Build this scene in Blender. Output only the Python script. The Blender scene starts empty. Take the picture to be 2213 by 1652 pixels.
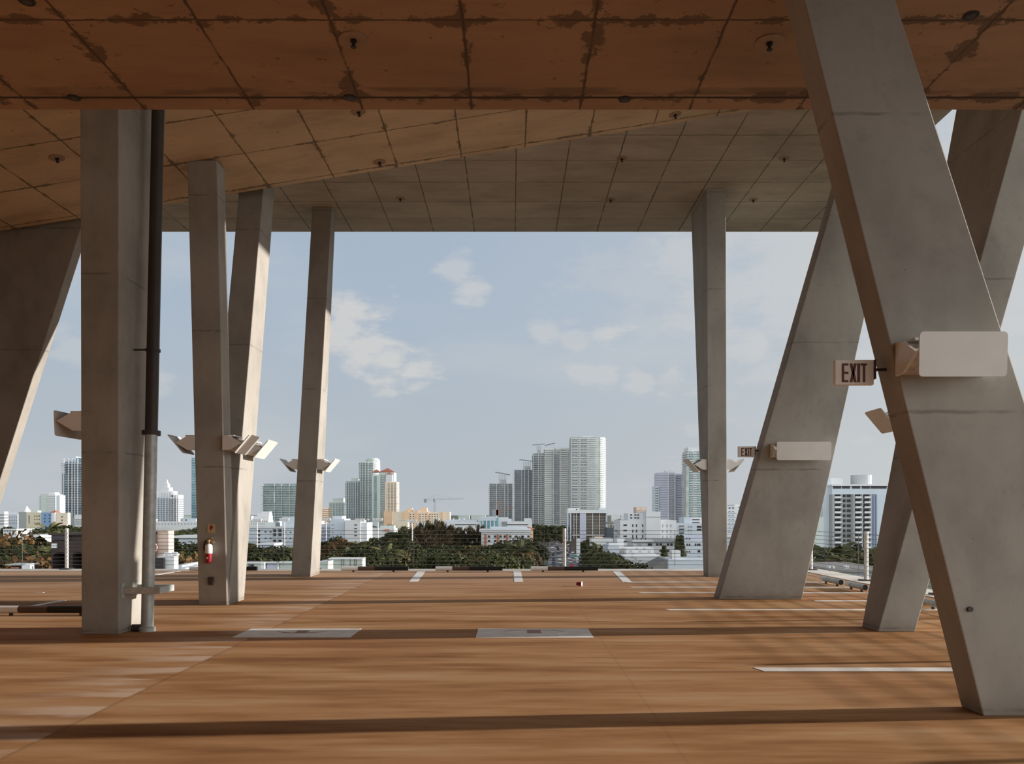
import bpy, math, random
from mathutils import Vector, Matrix
random.seed(7)
S = bpy.context.scene
C = S.collection
F = 1787.0; CX = 1106.5; HY = 1108.0; CAMZ = 1.64
GZ = -24.0                                     # street level below the deck
def P(px, py, Y): return Vector(((px-CX)/F*Y, Y, CAMZ+(HY-py)/F*Y))
def PX(px, Y): return (px-CX)/F*Y
def PZ(py, Y): return CAMZ+(HY-py)/F*Y
def FY(py): return F*CAMZ/(py-HY)              # depth of a floor point

# ------------------------------------------------------------------ materials
def newmat(name):
    m = bpy.data.materials.new(name); m.use_nodes = True
    nt = m.node_tree; b = nt.nodes['Principled BSDF']
    return m, nt, b
def nd(nt, typ, ins=None, **kw):
    n = nt.nodes.new(typ)
    for k, v in kw.items(): setattr(n, k, v)
    if ins:
        for k, v in ins.items():
            if isinstance(v, bpy.types.NodeSocket): nt.links.new(v, n.inputs[k])
            else: n.inputs[k].default_value = v
    return n
def mth(nt, op, a, b=0.0, c=0.0, clamp=False):
    n = nt.nodes.new('ShaderNodeMath'); n.operation = op; n.use_clamp = clamp
    for i, v in enumerate((a, b, c)):
        if isinstance(v, bpy.types.NodeSocket): nt.links.new(v, n.inputs[i])
        else: n.inputs[i].default_value = v
    return n.outputs[0]
def mixc(nt, f, a, b, blend='MIX'):
    n = nt.nodes.new('ShaderNodeMix'); n.data_type = 'RGBA'; n.blend_type = blend
    for i, v in ((0, f), (6, a), (7, b)):
        if isinstance(v, bpy.types.NodeSocket): nt.links.new(v, n.inputs[i])
        else: n.inputs[i].default_value = v if i == 0 else (v[0], v[1], v[2], 1)
    return n.outputs[2]
def smooth(nt, v, a, b):
    n = nt.nodes.new('ShaderNodeMapRange'); n.interpolation_type = 'SMOOTHSTEP'
    nt.links.new(v, n.inputs[0]); n.inputs[1].default_value = a; n.inputs[2].default_value = b
    return n.outputs[0]
def noise(nt, vec, scale, detail=4.0, rough=0.55):
    n = nd(nt, 'ShaderNodeTexNoise', {'Vector': vec, 'Scale': scale, 'Detail': detail, 'Roughness': rough})
    return n.outputs[0]
def pos(nt): return nd(nt, 'ShaderNodeNewGeometry').outputs['Position']
def scaled(nt, vec, s):
    return nd(nt, 'ShaderNodeVectorMath', {0: vec, 1: s}, operation='MULTIPLY').outputs[0]
def ramp(nt, fac, stops):
    n = nt.nodes.new('ShaderNodeValToRGB'); nt.links.new(fac, n.inputs[0])
    e = n.color_ramp.elements
    while len(e) < len(stops): e.new(0.5)
    for i, (p, c) in enumerate(stops): e[i].position = p; e[i].color = (c[0], c[1], c[2], 1)
    return n.outputs[0]
def plain(name, col, rough=0.7, metal=0.0, var=0.12, scale=3.0, spec=0.3):
    m, nt, b = newmat(name)
    tc = nd(nt, 'ShaderNodeTexCoord').outputs['Object']
    f = noise(nt, tc, scale)
    lo = [c*(1-var) for c in col]; hi = [min(1, c*(1+var)) for c in col]
    nt.links.new(ramp(nt, f, [(0.3, lo), (0.7, hi)]), b.inputs['Base Color'])
    b.inputs['Roughness'].default_value = rough; b.inputs['Metallic'].default_value = metal
    b.inputs['Specular IOR Level'].default_value = spec
    return m
def gridline(nt, coord, off, step, half):
    """1 on the joint lines at off + k*step"""
    t = mth(nt, 'SUBTRACT', coord, off-step/2)
    t = mth(nt, 'FLOORED_MODULO', t, step)
    t = mth(nt, 'ABSOLUTE', mth(nt, 'SUBTRACT', t, step/2))
    return t                                    # distance to the nearest joint
def column_mat(name, base=(0.335, 0.312, 0.275)):
    m, nt, b = newmat(name); p = pos(nt)
    n1 = noise(nt, scaled(nt, p, (1.0, 1.0, 0.7)), 1.1, 5, 0.6)
    n2 = noise(nt, p, 7.0, 5, 0.6)
    col = ramp(nt, n1, [(0.30, [c*0.74 for c in base]), (0.52, base), (0.75, [c*1.14 for c in base])])
    col = mixc(nt, mth(nt, 'MULTIPLY', smooth(nt, n2, 0.52, 0.75), 0.30), col, [c*0.62 for c in base])
    st = noise(nt, scaled(nt, p, (2.2, 2.2, 0.25)), 2.0, 3)
    col = mixc(nt, mth(nt, 'MULTIPLY', smooth(nt, st, 0.55, 0.75), 0.25), col, [c*0.7 for c in base])
    sx = nd(nt, 'ShaderNodeSeparateXYZ', {0: p})
    wob = mth(nt, 'MULTIPLY', mth(nt, 'SUBTRACT', noise(nt, p, 6.0, 4), 0.5), 0.03)
    d = gridline(nt, mth(nt, 'ADD', sx.outputs[2], wob), 2.45, 2.40, 0.01)
    ln = smooth(nt, d, 0.022, 0.006)
    ln = mth(nt, 'MULTIPLY', ln, smooth(nt, noise(nt, p, 3.0, 3), 0.36, 0.58))
    col = mixc(nt, mth(nt, 'MULTIPLY', ln, 0.5), col, [c*0.33 for c in base])
    v = nd(nt, 'ShaderNodeTexVoronoi', {'Vector': p, 'Scale': 5.0}).outputs['Distance']
    pit = mth(nt, 'MULTIPLY', smooth(nt, v, 0.035, 0.02), smooth(nt, n2, 0.5, 0.56))
    col = mixc(nt, pit, col, [c*0.3 for c in base])
    low = mth(nt, 'MULTIPLY', smooth(nt, mth(nt, 'ADD', sx.outputs[2], mth(nt, 'MULTIPLY', n2, 0.25)), 0.32, 0.10), 0.35)
    col = mixc(nt, low, col, (0.17, 0.12, 0.08))                  # scuffed foot
    nt.links.new(col, b.inputs['Base Color'])
    b.inputs['Roughness'].default_value = 0.8; b.inputs['Specular IOR Level'].default_value = 0.25
    bp = nd(nt, 'ShaderNodeBump', {'Strength': 0.12, 'Distance': 0.02, 'Height': n2})
    nt.links.new(bp.outputs[0], b.inputs['Normal'])
    return m
def ceiling_mat(name, base, jx, sx_, jy, sy_, stain=1.0, groove=None):
    m, nt, b = newmat(name); p = pos(nt)
    s = nd(nt, 'ShaderNodeSeparateXYZ', {0: p})
    n1 = noise(nt, scaled(nt, p, (0.5, 1.3, 1)), 1.2, 5, 0.6)
    grain = noise(nt, scaled(nt, p, (1.2, 9.0, 1)), 1.5, 4, 0.6)
    pan = nd(nt, 'ShaderNodeTexWhiteNoise', {}, noise_dimensions='2D')
    ix = mth(nt, 'FLOOR', mth(nt, 'DIVIDE', mth(nt, 'SUBTRACT', s.outputs[0], jx), sx_))
    iy = mth(nt, 'FLOOR', mth(nt, 'DIVIDE', mth(nt, 'SUBTRACT', s.outputs[1], jy), sy_))
    cb = nd(nt, 'ShaderNodeCombineXYZ', {0: ix, 1: iy})
    nt.links.new(cb.outputs[0], pan.inputs['Vector'])
    col = ramp(nt, n1, [(0.28, [c*0.72 for c in base]), (0.5, base), (0.74, [c*1.18 for c in base])])
    col = mixc(nt, mth(nt, 'MULTIPLY', pan.outputs[0], 0.28), col, [base[0]*0.72, base[1]*0.66, base[2]*0.62])
    col = mixc(nt, mth(nt, 'MULTIPLY', smooth(nt, grain, 0.5, 0.72), 0.30), col, [c*0.66 for c in base])
    w = mth(nt, 'MULTIPLY', mth(nt, 'SUBTRACT', noise(nt, p, 5.0, 3), 0.5), 0.035)
    dx = gridline(nt, mth(nt, 'ADD', s.outputs[0], w), jx, sx_, 0)
    dy = gridline(nt, mth(nt, 'ADD', s.outputs[1], w), jy, sy_, 0)
    dm = mth(nt, 'MINIMUM', dx, dy)
    brk = smooth(nt, noise(nt, p, 2.2, 3), 0.33, 0.5)
    line = mth(nt, 'MULTIPLY', smooth(nt, dm, 0.020, 0.006), mth(nt, 'MULTIPLY_ADD', brk, 0.5, 0.4))
    # leak stains hugging the joints
    ns = noise(nt, p, 1.9, 8, 0.72)
    wd = mth(nt, 'MULTIPLY', smooth(nt, ns, 0.44, 0.70), 0.17*stain)
    stn = mth(nt, 'MULTIPLY', smooth(nt, mth(nt, 'SUBTRACT', wd, dm), 0.0, 0.02), 0.78)
    spots = smooth(nt, noise(nt, p, 7.0, 5, 0.7), 0.635, 0.68)
    spots = mth(nt, 'MULTIPLY', spots, 0.7*min(1, stain))
    dark = [c*0.30 for c in base]
    col = mixc(nt, mth(nt, 'MAXIMUM', spots, stn), col, dark)
    col = mixc(nt, line, col, [c*0.22 for c in base])
    if groove is not None:
        g = mth(nt, 'ABSOLUTE', mth(nt, 'SUBTRACT', s.outputs[1], groove))
        g2 = mth(nt, 'ABSOLUTE', mth(nt, 'SUBTRACT', s.outputs[1], groove-0.13))
        band = mth(nt, 'MULTIPLY', smooth(nt, g2, 0.11, 0.05), smooth(nt, noise(nt, scaled(nt, p, (0.6, 2, 1)), 1.5, 4), 0.42, 0.56))
        col = mixc(nt, mth(nt, 'MULTIPLY', band, 0.6), col, dark)
        col = mixc(nt, smooth(nt, g, 0.022, 0.012), col, [c*0.15 for c in base])
    nt.links.new(col, b.inputs['Base Color'])
    b.inputs['Roughness'].default_value = 0.75; b.inputs['Specular IOR Level'].default_value = 0.25
    return m
def floor_mat():
    m, nt, b = newmat('ochre deck coating'); p = pos(nt)
    s = nd(nt, 'ShaderNodeSeparateXYZ', {0: p}); X, Y = s.outputs[0], s.outputs[1]
    n1 = noise(nt, scaled(nt, p, (0.30, 1.9, 1)), 1.0, 5, 0.55)
    n2 = noise(nt, scaled(nt, p, (0.9, 5.5, 1)), 1.0, 4, 0.6)
    n3 = noise(nt, scaled(nt, p, (0.10, 0.35, 1)), 1.0, 3, 0.5)
    f = mth(nt, 'ADD', mth(nt, 'MULTIPLY', n1, 0.65), mth(nt, 'MULTIPLY', n2, 0.35))
    col = ramp(nt, f, [(0.34, (0.228, 0.105, 0.042)), (0.44, (0.334, 0.171, 0.074)), (0.53, (0.433, 0.242, 0.116)), (0.66, (0.517, 0.342, 0.198))])
    col = mixc(nt, mth(nt, 'MULTIPLY', smooth(nt, n3, 0.45, 0.65), 0.35), col, (0.426, 0.205, 0.103))
    # worn pale run left of the pour joint at X=-3.4, and two thin joints
    edge = mth(nt, 'MULTIPLY', smooth(nt, X, -4.7, -3.45), mth(nt, 'LESS_THAN', X, -3.40))
    pale = mth(nt, 'MULTIPLY', edge, smooth(nt, noise(nt, scaled(nt, p, (0.5, 2.6, 1)), 1.1, 4), 0.44, 0.60))
    col = mixc(nt, mth(nt, 'MULTIPLY', pale, 0.9), col, (0.593, 0.433, 0.319))
    j = mth(nt, 'ABSOLUTE', mth(nt, 'ADD', X, 3.40))
    j2 = mth(nt, 'ABSOLUTE', mth(nt, 'SUBTRACT', X, 1.15))
    jj = mth(nt, 'MAXIMUM', mth(nt, 'MULTIPLY', smooth(nt, j, 0.03, 0.008), 0.28), mth(nt, 'MULTIPLY', smooth(nt, j2, 0.02, 0.006), 0.12))
    for yy, x0 in ((8.50, 0.7), (12.15, 0.2), (15.3, 1.0)):
        k = mth(nt, 'ABSOLUTE', mth(nt, 'SUBTRACT', Y, yy))
        k = mth(nt, 'MULTIPLY', smooth(nt, k, 0.035, 0.012), smooth(nt, X, x0, x0+1.2))
        jj = mth(nt, 'MAXIMUM', jj, mth(nt, 'MULTIPLY', k, 0.6))
    col = mixc(nt, jj, col, (0.106, 0.053, 0.027))
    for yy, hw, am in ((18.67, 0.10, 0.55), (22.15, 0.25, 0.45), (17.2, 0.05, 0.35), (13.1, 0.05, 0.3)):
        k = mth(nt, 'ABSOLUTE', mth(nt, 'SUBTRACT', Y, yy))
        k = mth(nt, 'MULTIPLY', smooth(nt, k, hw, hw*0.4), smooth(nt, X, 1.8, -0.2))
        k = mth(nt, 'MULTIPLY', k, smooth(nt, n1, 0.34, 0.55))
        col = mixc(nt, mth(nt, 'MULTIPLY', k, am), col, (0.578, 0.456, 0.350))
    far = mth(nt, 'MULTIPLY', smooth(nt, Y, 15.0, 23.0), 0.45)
    col = mixc(nt, far, col, (0.502, 0.350, 0.251))                   # grazing sky reflection painted in: paler towards the open edge
    fleck = smooth(nt, noise(nt, p, 28.0, 2), 0.80, 0.83)
    col = mixc(nt, mth(nt, 'MULTIPLY', fleck, 0.7), col, (0.8, 0.7, 0.6))
    nt.links.new(col, b.inputs['Base Color'])
    nt.links.new(mth(nt, 'MULTIPLY_ADD', n2, 0.2, 0.62), b.inputs['Roughness'])
    b.inputs['Specular IOR Level'].default_value = 0.02
    return m
def foliage_mat(name, a, b_, c):
    m, nt, b = newmat(name)
    oi = nd(nt, 'ShaderNodeObjectInfo').outputs['Random']
    p = pos(nt)
    f = noise(nt, p, 0.35, 3)
    f = mth(nt, 'ADD', mth(nt, 'MULTIPLY', f, 0.8), mth(nt, 'MULTIPLY', oi, 0.25))
    nt.links.new(ramp(nt, f, [(0.30, a), (0.55, b_), (0.78, c)]), b.inputs['Base Color'])
    b.inputs['Roughness'].default_value = 0.7; b.inputs['Specular IOR Level'].default_value = 0.15
    return m

M = {}
M['column'] = column_mat('board-marked concrete')
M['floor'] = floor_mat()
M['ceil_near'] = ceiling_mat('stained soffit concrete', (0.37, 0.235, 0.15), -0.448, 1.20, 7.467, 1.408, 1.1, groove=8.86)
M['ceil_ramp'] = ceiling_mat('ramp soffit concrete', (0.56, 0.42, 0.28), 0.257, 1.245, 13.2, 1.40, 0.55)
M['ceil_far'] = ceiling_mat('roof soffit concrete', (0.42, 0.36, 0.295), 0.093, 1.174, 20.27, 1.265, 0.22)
M['blocker_dark'] = plain('dark light blocker', (0.07, 0.06, 0.055), 0.85)  # for the added, unseen walls that hold light back
M['blocker_ochre'] = plain('ochre light blocker', (0.20, 0.115, 0.055), 0.85)  # for the added left wall, ochre to bounce warm light
M['edge'] = plain('edge concrete', (0.74, 0.69, 0.62), 0.8, var=0.2, scale=1.5)
M['paint'] = plain('worn white road paint', (0.82, 0.79, 0.74), 0.6, var=0.12, scale=4)
M['stencil'] = plain('deck coating showing through stencil', (0.36, 0.17, 0.08), 0.6)
M['white_metal'] = plain('white enamelled metal', (0.72, 0.70, 0.66), 0.45, var=0.05)
M['inner_metal'] = plain('speckled galvanised housing', (0.55, 0.50, 0.44), 0.5, var=0.4, scale=14)
M['tube_glass'] = plain('frosted lamp cover', (0.75, 0.74, 0.70), 0.3, var=0.03)
M['dark_metal'] = plain('dark painted metal', (0.055, 0.045, 0.04), 0.5)
M['black'] = plain('black coating', (0.018, 0.016, 0.016), 0.5)
M['brown_band'] = plain('dark brown coating', (0.10, 0.065, 0.05), 0.6)
M['galv'] = plain('galvanised steel', (0.47, 0.50, 0.48), 0.5, metal=0.35, var=0.18, scale=10)
M['post'] = plain('brushed steel post', (0.60, 0.59, 0.56), 0.45, metal=0.2, var=0.25, scale=8)
M['cable'] = plain('steel cable', (0.20, 0.20, 0.21), 0.5, metal=0.5)
M['sign_face'] = plain('off-white sign face', (0.80, 0.76, 0.69), 0.6, var=0.06)
M['letter'] = plain('dark brown lettering', (0.13, 0.055, 0.04), 0.6)
M['red'] = plain('red paint', (0.28, 0.012, 0.02), 0.35)
M['tan_plate'] = plain('tan enamel plate', (0.55, 0.42, 0.26), 0.6)
M['brass'] = plain('brass valve', (0.60, 0.42, 0.24), 0.35, metal=0.6)
M['rubber'] = plain('black rubber', (0.02, 0.02, 0.02), 0.6)
M['white_plastic'] = plain('white plastic', (0.80, 0.79, 0.77), 0.5, var=0.03)
# city
M['ground'] = plain('city ground', (0.10, 0.11, 0.08), 0.9, var=0.4, scale=0.05)
M['asphalt'] = plain('asphalt', (0.20, 0.20, 0.21), 0.8, var=0.1, scale=0.2)
def wall(n, c, v=0.05): M[n] = plain(n, [x*0.86 for x in c], 0.8, var=v, scale=0.15)
wall('white wall', (0.74, 0.76, 0.78)); wall('pale blue wall', (0.60, 0.67, 0.74)); wall('cream wall', (0.78, 0.70, 0.55))
wall('peach wall', (0.86, 0.60, 0.40)); wall('light peach wall', (0.90, 0.76, 0.60)); wall('pale green wall', (0.60, 0.68, 0.65))
wall('grey green glass', (0.28, 0.36, 0.36), 0.3); wall('blue glass', (0.22, 0.33, 0.42), 0.25); wall('teal glass', (0.18, 0.36, 0.42), 0.25)
wall('dark glass', (0.10, 0.12, 0.14), 0.3); wall('grey glass', (0.28, 0.31, 0.33), 0.25); wall('slate glass', (0.22, 0.25, 0.29), 0.2)
wall('brown glass', (0.17, 0.145, 0.12), 0.3); wall('window dark', (0.06, 0.055, 0.06), 0.3); wall('grey wall', (0.36, 0.38, 0.38))
wall('blue wall', (0.24, 0.38, 0.60)); wall('beige wall', (0.68, 0.62, 0.46)); wall('brown brick', (0.045, 0.033, 0.030), 0.25)
wall('red roof', (0.42, 0.16, 0.11), 0.15); wall('terracotta', (0.48, 0.20, 0.11), 0.15); wall('grey roof', (0.26, 0.25, 0.24), 0.08)
wall('pink wall', (0.72, 0.55, 0.46)); wall('balcony white', (0.72, 0.74, 0.74)); wall('balcony grey', (0.50, 0.53, 0.54)); wall('silver glass', (0.50, 0.55, 0.54), 0.2)
wall('container green', (0.50, 0.56, 0.52), 0.1); wall('lavender wall', (0.55, 0.58, 0.70))
wall('crane red', (0.45, 0.17, 0.14)); wall('crane grey', (0.34, 0.38, 0.42)); wall('bark', (0.16, 0.12, 0.09), 0.3); wall('palm bark', (0.36, 0.32, 0.27), 0.2)
wall('pole white', (0.75, 0.74, 0.72)); wall('traffic green', (0.05, 0.40, 0.32)); wall('slat blue', (0.42, 0.50, 0.66))
M['leaf_green'] = foliage_mat('deep green foliage', (0.014, 0.018, 0.007), (0.040, 0.048, 0.017), (0.105, 0.110, 0.036))
M['leaf_olive'] = foliage_mat('olive foliage', (0.024, 0.024, 0.010), (0.068, 0.062, 0.024), (0.16, 0.125, 0.045))
M['leaf_orange'] = foliage_mat('rusty orange foliage', (0.034, 0.025, 0.010), (0.085, 0.048, 0.017), (0.16, 0.082, 0.026))
M['leaf_palm'] = foliage_mat('palm fronds', (0.022, 0.026, 0.012), (0.055, 0.060, 0.024), (0.14, 0.13, 0.05))
M['leaf_pine'] = foliage_mat('casuarina foliage', (0.024, 0.022, 0.012), (0.058, 0.048, 0.025), (0.12, 0.088, 0.045))

# ------------------------------------------------------------------ mesh helpers
class MB:
    def __init__(s): s.v = []; s.f = []; s.mi = []; s.cur = 0
    def face(s, *i): s.f.append(i); s.mi.append(s.cur)
    def hexa(s, pts):
        """8 points: bottom ring 0-3 (ccw from above), top ring 4-7"""
        o = len(s.v); s.v += [tuple(p) for p in pts]
        for q in ((3,2,1,0), (4,5,6,7), (0,1,5,4), (1,2,6,5), (2,3,7,6), (3,0,4,7)): s.face(*[o+k for k in q])
        return s
    def box(s, x0, x1, y0, y1, z0, z1):
        return s.hexa([(x0,y0,z0),(x1,y0,z0),(x1,y1,z0),(x0,y1,z0),(x0,y0,z1),(x1,y0,z1),(x1,y1,z1),(x0,y1,z1)])
    def prism(s, prof, a, b, axis='y'):
        """2D profile (u,w) extruded along axis between a and b; u,w are the other two axes in order"""
        o = len(s.v); n = len(prof)
        for t in (a, b):
            for u, w in prof:
                s.v.append((u, t, w) if axis == 'y' else ((t, u, w) if axis == 'x' else (u, w, t)))
        s.face(*[o+i for i in range(n)]); s.face(*[o+n+i for i in reversed(range(n))])
        for i in range(n):
            j = (i+1) % n; s.face(o+i, o+n+i, o+n+j, o+j)
        return s
    def tube(s, p0, p1, r0, r1=None, seg=12, caps=True):
        r1 = r0 if r1 is None else r1
        p0 = Vector(p0); p1 = Vector(p1); d = (p1-p0).normalized()
        a = d.orthogonal().normalized(); b = d.cross(a)
        o = len(s.v)
        for p, r in ((p0, r0), (p1, r1)):
            for k in range(seg):
                t = 2*math.pi*k/seg; s.v.append(tuple(p+a*(r*math.cos(t))+b*(r*math.sin(t))))
        for k in range(seg):
            j = (k+1) % seg; s.face(o+k, o+j, o+seg+j, o+seg+k)
        if caps:
            s.face(*[o+k for k in reversed(range(seg))]); s.face(*[o+seg+k for k in range(seg)])
        return s
    def path(s, pts, r, seg=8):
        for a, b in zip(pts[:-1], pts[1:]): s.tube(a, b, r, seg=seg)
        return s
    def lathe(s, prof, c=(0,0,0), seg=20, axis='z'):
        """profile of (r, h) revolved about an axis through c"""
        o = len(s.v); n = len(prof)
        for r, h in prof:
            for k in range(seg):
                t = 2*math.pi*k/seg; u, w = r*math.cos(t), r*math.sin(t)
                s.v.append((c[0]+u, c[1]+w, c[2]+h) if axis == 'z' else ((c[0]+h, c[1]+u, c[2]+w) if axis == 'x' else (c[0]+w, c[1]+h, c[2]+u)))
        for i in range(n-1):
            for k in range(seg):
                j = (k+1) % seg; s.face(o+i*seg+k, o+i*seg+j, o+(i+1)*seg+j, o+(i+1)*seg+k)
        s.face(*[o+k for k in reversed(range(seg))]); s.face(*[o+(n-1)*seg+k for k in range(seg)])
        return s
    def quad(s, a, b, c, d):
        o = len(s.v); s.v += [tuple(a), tuple(b), tuple(c), tuple(d)]; s.face(o, o+1, o+2, o+3); return s
    def mesh(s, name, mats, smooth=False):
        me = bpy.data.meshes.new(name); me.from_pydata(s.v, [], s.f)
        for m in (mats if isinstance(mats, list) else [mats]): me.materials.append(m)
        if any(s.mi): me.polygons.foreach_set('material_index', s.mi)
        if smooth: me.polygons.foreach_set('use_smooth', [True]*len(s.f))
        me.update(); return me
    def build(s, name, mats, parent=None, bevel=0.0, smooth=False, label=None, world=False):
        if world and parent is not None:
            L = parent.location
            s.v = [(x-L[0], y-L[1], z-L[2]) for x, y, z in s.v]
        o = bpy.data.objects.new(name, s.mesh(name, mats, smooth)); C.objects.link(o)
        if parent is not None: o.parent = parent
        if bevel:
            md = o.modifiers.new('bevel', 'BEVEL'); md.width = bevel; md.segments = 2; md.limit_method = 'ANGLE'
        if smooth:
            md = o.modifiers.new('split', 'EDGE_SPLIT'); md.split_angle = math.radians(40)
        if label: o['label'] = label
        return o
def tag(o, label, cat, group=None, kind=None):
    o['label'] = label; o['category'] = cat
    if group: o['group'] = group
    if kind: o['kind'] = kind
    return o
def thing(name, label, cat, loc=(0,0,0), rz=0.0, group=None, kind=None):
    o = bpy.data.objects.new(name, None); C.objects.link(o); o.empty_display_size = 0.2
    o.location = loc; o.rotation_euler = (0, 0, rz)
    return tag(o, label, cat, group, kind)
def struct(o): o['kind'] = 'structure'; return o
def inst(src_mesh, name, parent=None, loc=(0,0,0), rz=0.0, sc=(1,1,1)):
    o = bpy.data.objects.new(name, src_mesh); C.objects.link(o)
    if parent is not None: o.parent = parent
    o.location = loc; o.rotation_euler = (0, 0, rz); o.scale = sc
    return o

# ------------------------------------------------------------------ the deck and its slabs
EDGE_Y, EDGE_X = 23.85, 8.85
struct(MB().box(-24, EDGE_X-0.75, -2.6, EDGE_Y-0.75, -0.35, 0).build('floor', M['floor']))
struct(MB().box(-22, EDGE_X, EDGE_Y-0.75, EDGE_Y, -0.35, 0.012).build('trim_1', M['edge']))
struct(MB().box(EDGE_X-0.75, EDGE_X, -2.6, EDGE_Y-0.75, -0.35, 0.012).build('trim_2', M['edge']))
NZ = CAMZ+4.45; RZ0 = CAMZ+7.1; RS = 0.16; FZ = CAMZ+8.1; RAMP_Y = 16.15
struct(MB().box(-24, 8.9, -2.6, 9.13, NZ, NZ+0.35).build('ceiling', M['ceil_near']))
struct(MB().box(-18, EDGE_X, -2.6, EDGE_Y, FZ, FZ+0.3).build('ceiling.001', M['ceil_far']))
struct(MB().box(-24, 4.0, -2.6, -2.2, 0, NZ).build('wall_back_blocker', M['blocker_dark']))  # added out of view to keep sky light off the left columns
struct(MB().box(-24, -9.8, -2.2, 12.4, 0, NZ).build('wall_left_blocker', M['blocker_ochre']))  # added out of view to darken the left side; bounces warm light
struct(MB().box(-24, EDGE_X, -2.6, -2.2, NZ+0.35, FZ).build('wall_back_blocker.001', M['blocker_dark']))  # added unseen spandrel, stops light entering above the near slab
struct(MB().box(-18.3, -18.0, -2.2, 17.0, NZ+0.35, FZ).build('wall_left_blocker.001', M['blocker_dark']))  # added unseen upper wall, shuts out sky light from the left
def rz(x): return RZ0+RS*x
x0, x1 = -16.0, 5.6
struct(MB().hexa([(x0,9.0,rz(x0)),(x1,9.0,rz(x1)),(x1,RAMP_Y,rz(x1)),(x0,RAMP_Y,rz(x0)),
                  (x0,9.0,rz(x0)+.25),(x1,9.0,rz(x1)+.25),(x1,RAMP_Y,rz(x1)+.25),(x0,RAMP_Y,rz(x0)+.25)]).build('ceiling.002', M['ceil_ramp']))

# ------------------------------------------------------------------ columns
def column(label, bot, top, extra=None):
    """bot/top: four (x, y, z) corners, counter-clockwise from front-left"""
    c = sum((Vector(p) for p in bot), Vector())/4
    mb = MB().hexa([Vector(p)-c for p in list(bot)+list(top)])
    if extra:
        for e in extra: mb.hexa([Vector(p)-c for p in e])
    o = mb.build('concrete_column', M['column'], bevel=0.012); o.location = c
    tag(o, label, 'column', 'slanted concrete columns of the parking deck', 'thing')
    return o
def ring(xl, xr, yf, yb, z): return [(xl,yf,z),(xr,yf,z),(xr,yb,z),(xl,yb,z)]
# nearest left column, widening backwards as it rises
zt = 7.9
column('upright concrete column on the left with the drain pipe beside it',
       ring(-5.78, -5.28, 11.10, 11.82, 0), ring(-5.80, -5.28, 11.10, 12.64, zt))
# V pair sharing one foot
column('front leg of the concrete V column carrying the fire extinguisher',
       ring(-5.53, -5.03, 14.60, 15.00, 0), ring(-5.735, -5.215, 14.60, 15.02, 7.86))
column('rear leg of the concrete V column behind the extinguisher leg',
       [(-5.50,14.62,0),(-5.02,14.62,0),(-5.02,15.50,0),(-5.50,15.50,0)],
       [(-5.47,16.98,FZ),(-4.98,16.98,FZ),(-4.98,17.66,FZ),(-5.47,17.66,FZ)])
column('slim dark concrete column at the far edge, left of the open view',
       ring(-5.61, -5.12, 21.0, 22.0, 0), ring(-5.29, -4.77, 21.9, 22.35, FZ))
column('slim pale concrete column at the far edge, right of the open view',
       ring(4.99, 5.48, 21.05, 21.55, 0), ring(4.86, 5.34, 20.65, 22.44, FZ))
def lean(x, s, z): return x+s*z
def slab_leg(label, Yf, Yb, xl0, sl, xr0, sr, z1, Ybt=None):
    Ybt = Yb if Ybt is None else Ybt
    column(label, [(xl0,Yf,0),(xr0,Yf,0),(xr0,Yb,0),(xl0,Yb,0)],
           [(xl0+sl*z1,Yf,z1),(xr0+sr*z1,Yf,z1),(xr0+sr*z1,Ybt,z1),(xl0+sl*z1,Ybt,z1)])
slab_leg('wide right-leaning concrete slab column bearing the small exit sign', 15.6, 16.0, 3.90, 0.287, 5.47, 0.222, FZ)
slab_leg('huge left-leaning concrete column nearest the camera at right', 6.65, 6.98, 3.79, -0.250, 4.94, -0.322, NZ)
slab_leg('right-leaning concrete column crossing behind the huge near column', 11.36, 11.89, 5.03, 0.275, 5.54, 0.283, FZ, 13.9)
column('dark leaning concrete column cut by the left picture edge',
       [(-12.9,16.3,0),(-10.82,16.3,0),(-10.82,16.56,0),(-12.9,16.56,0)],
       [(-11.2,16.3,FZ),(-7.70,16.3,FZ),(-7.70,16.56,FZ),(-11.2,16.56,FZ)])

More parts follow.
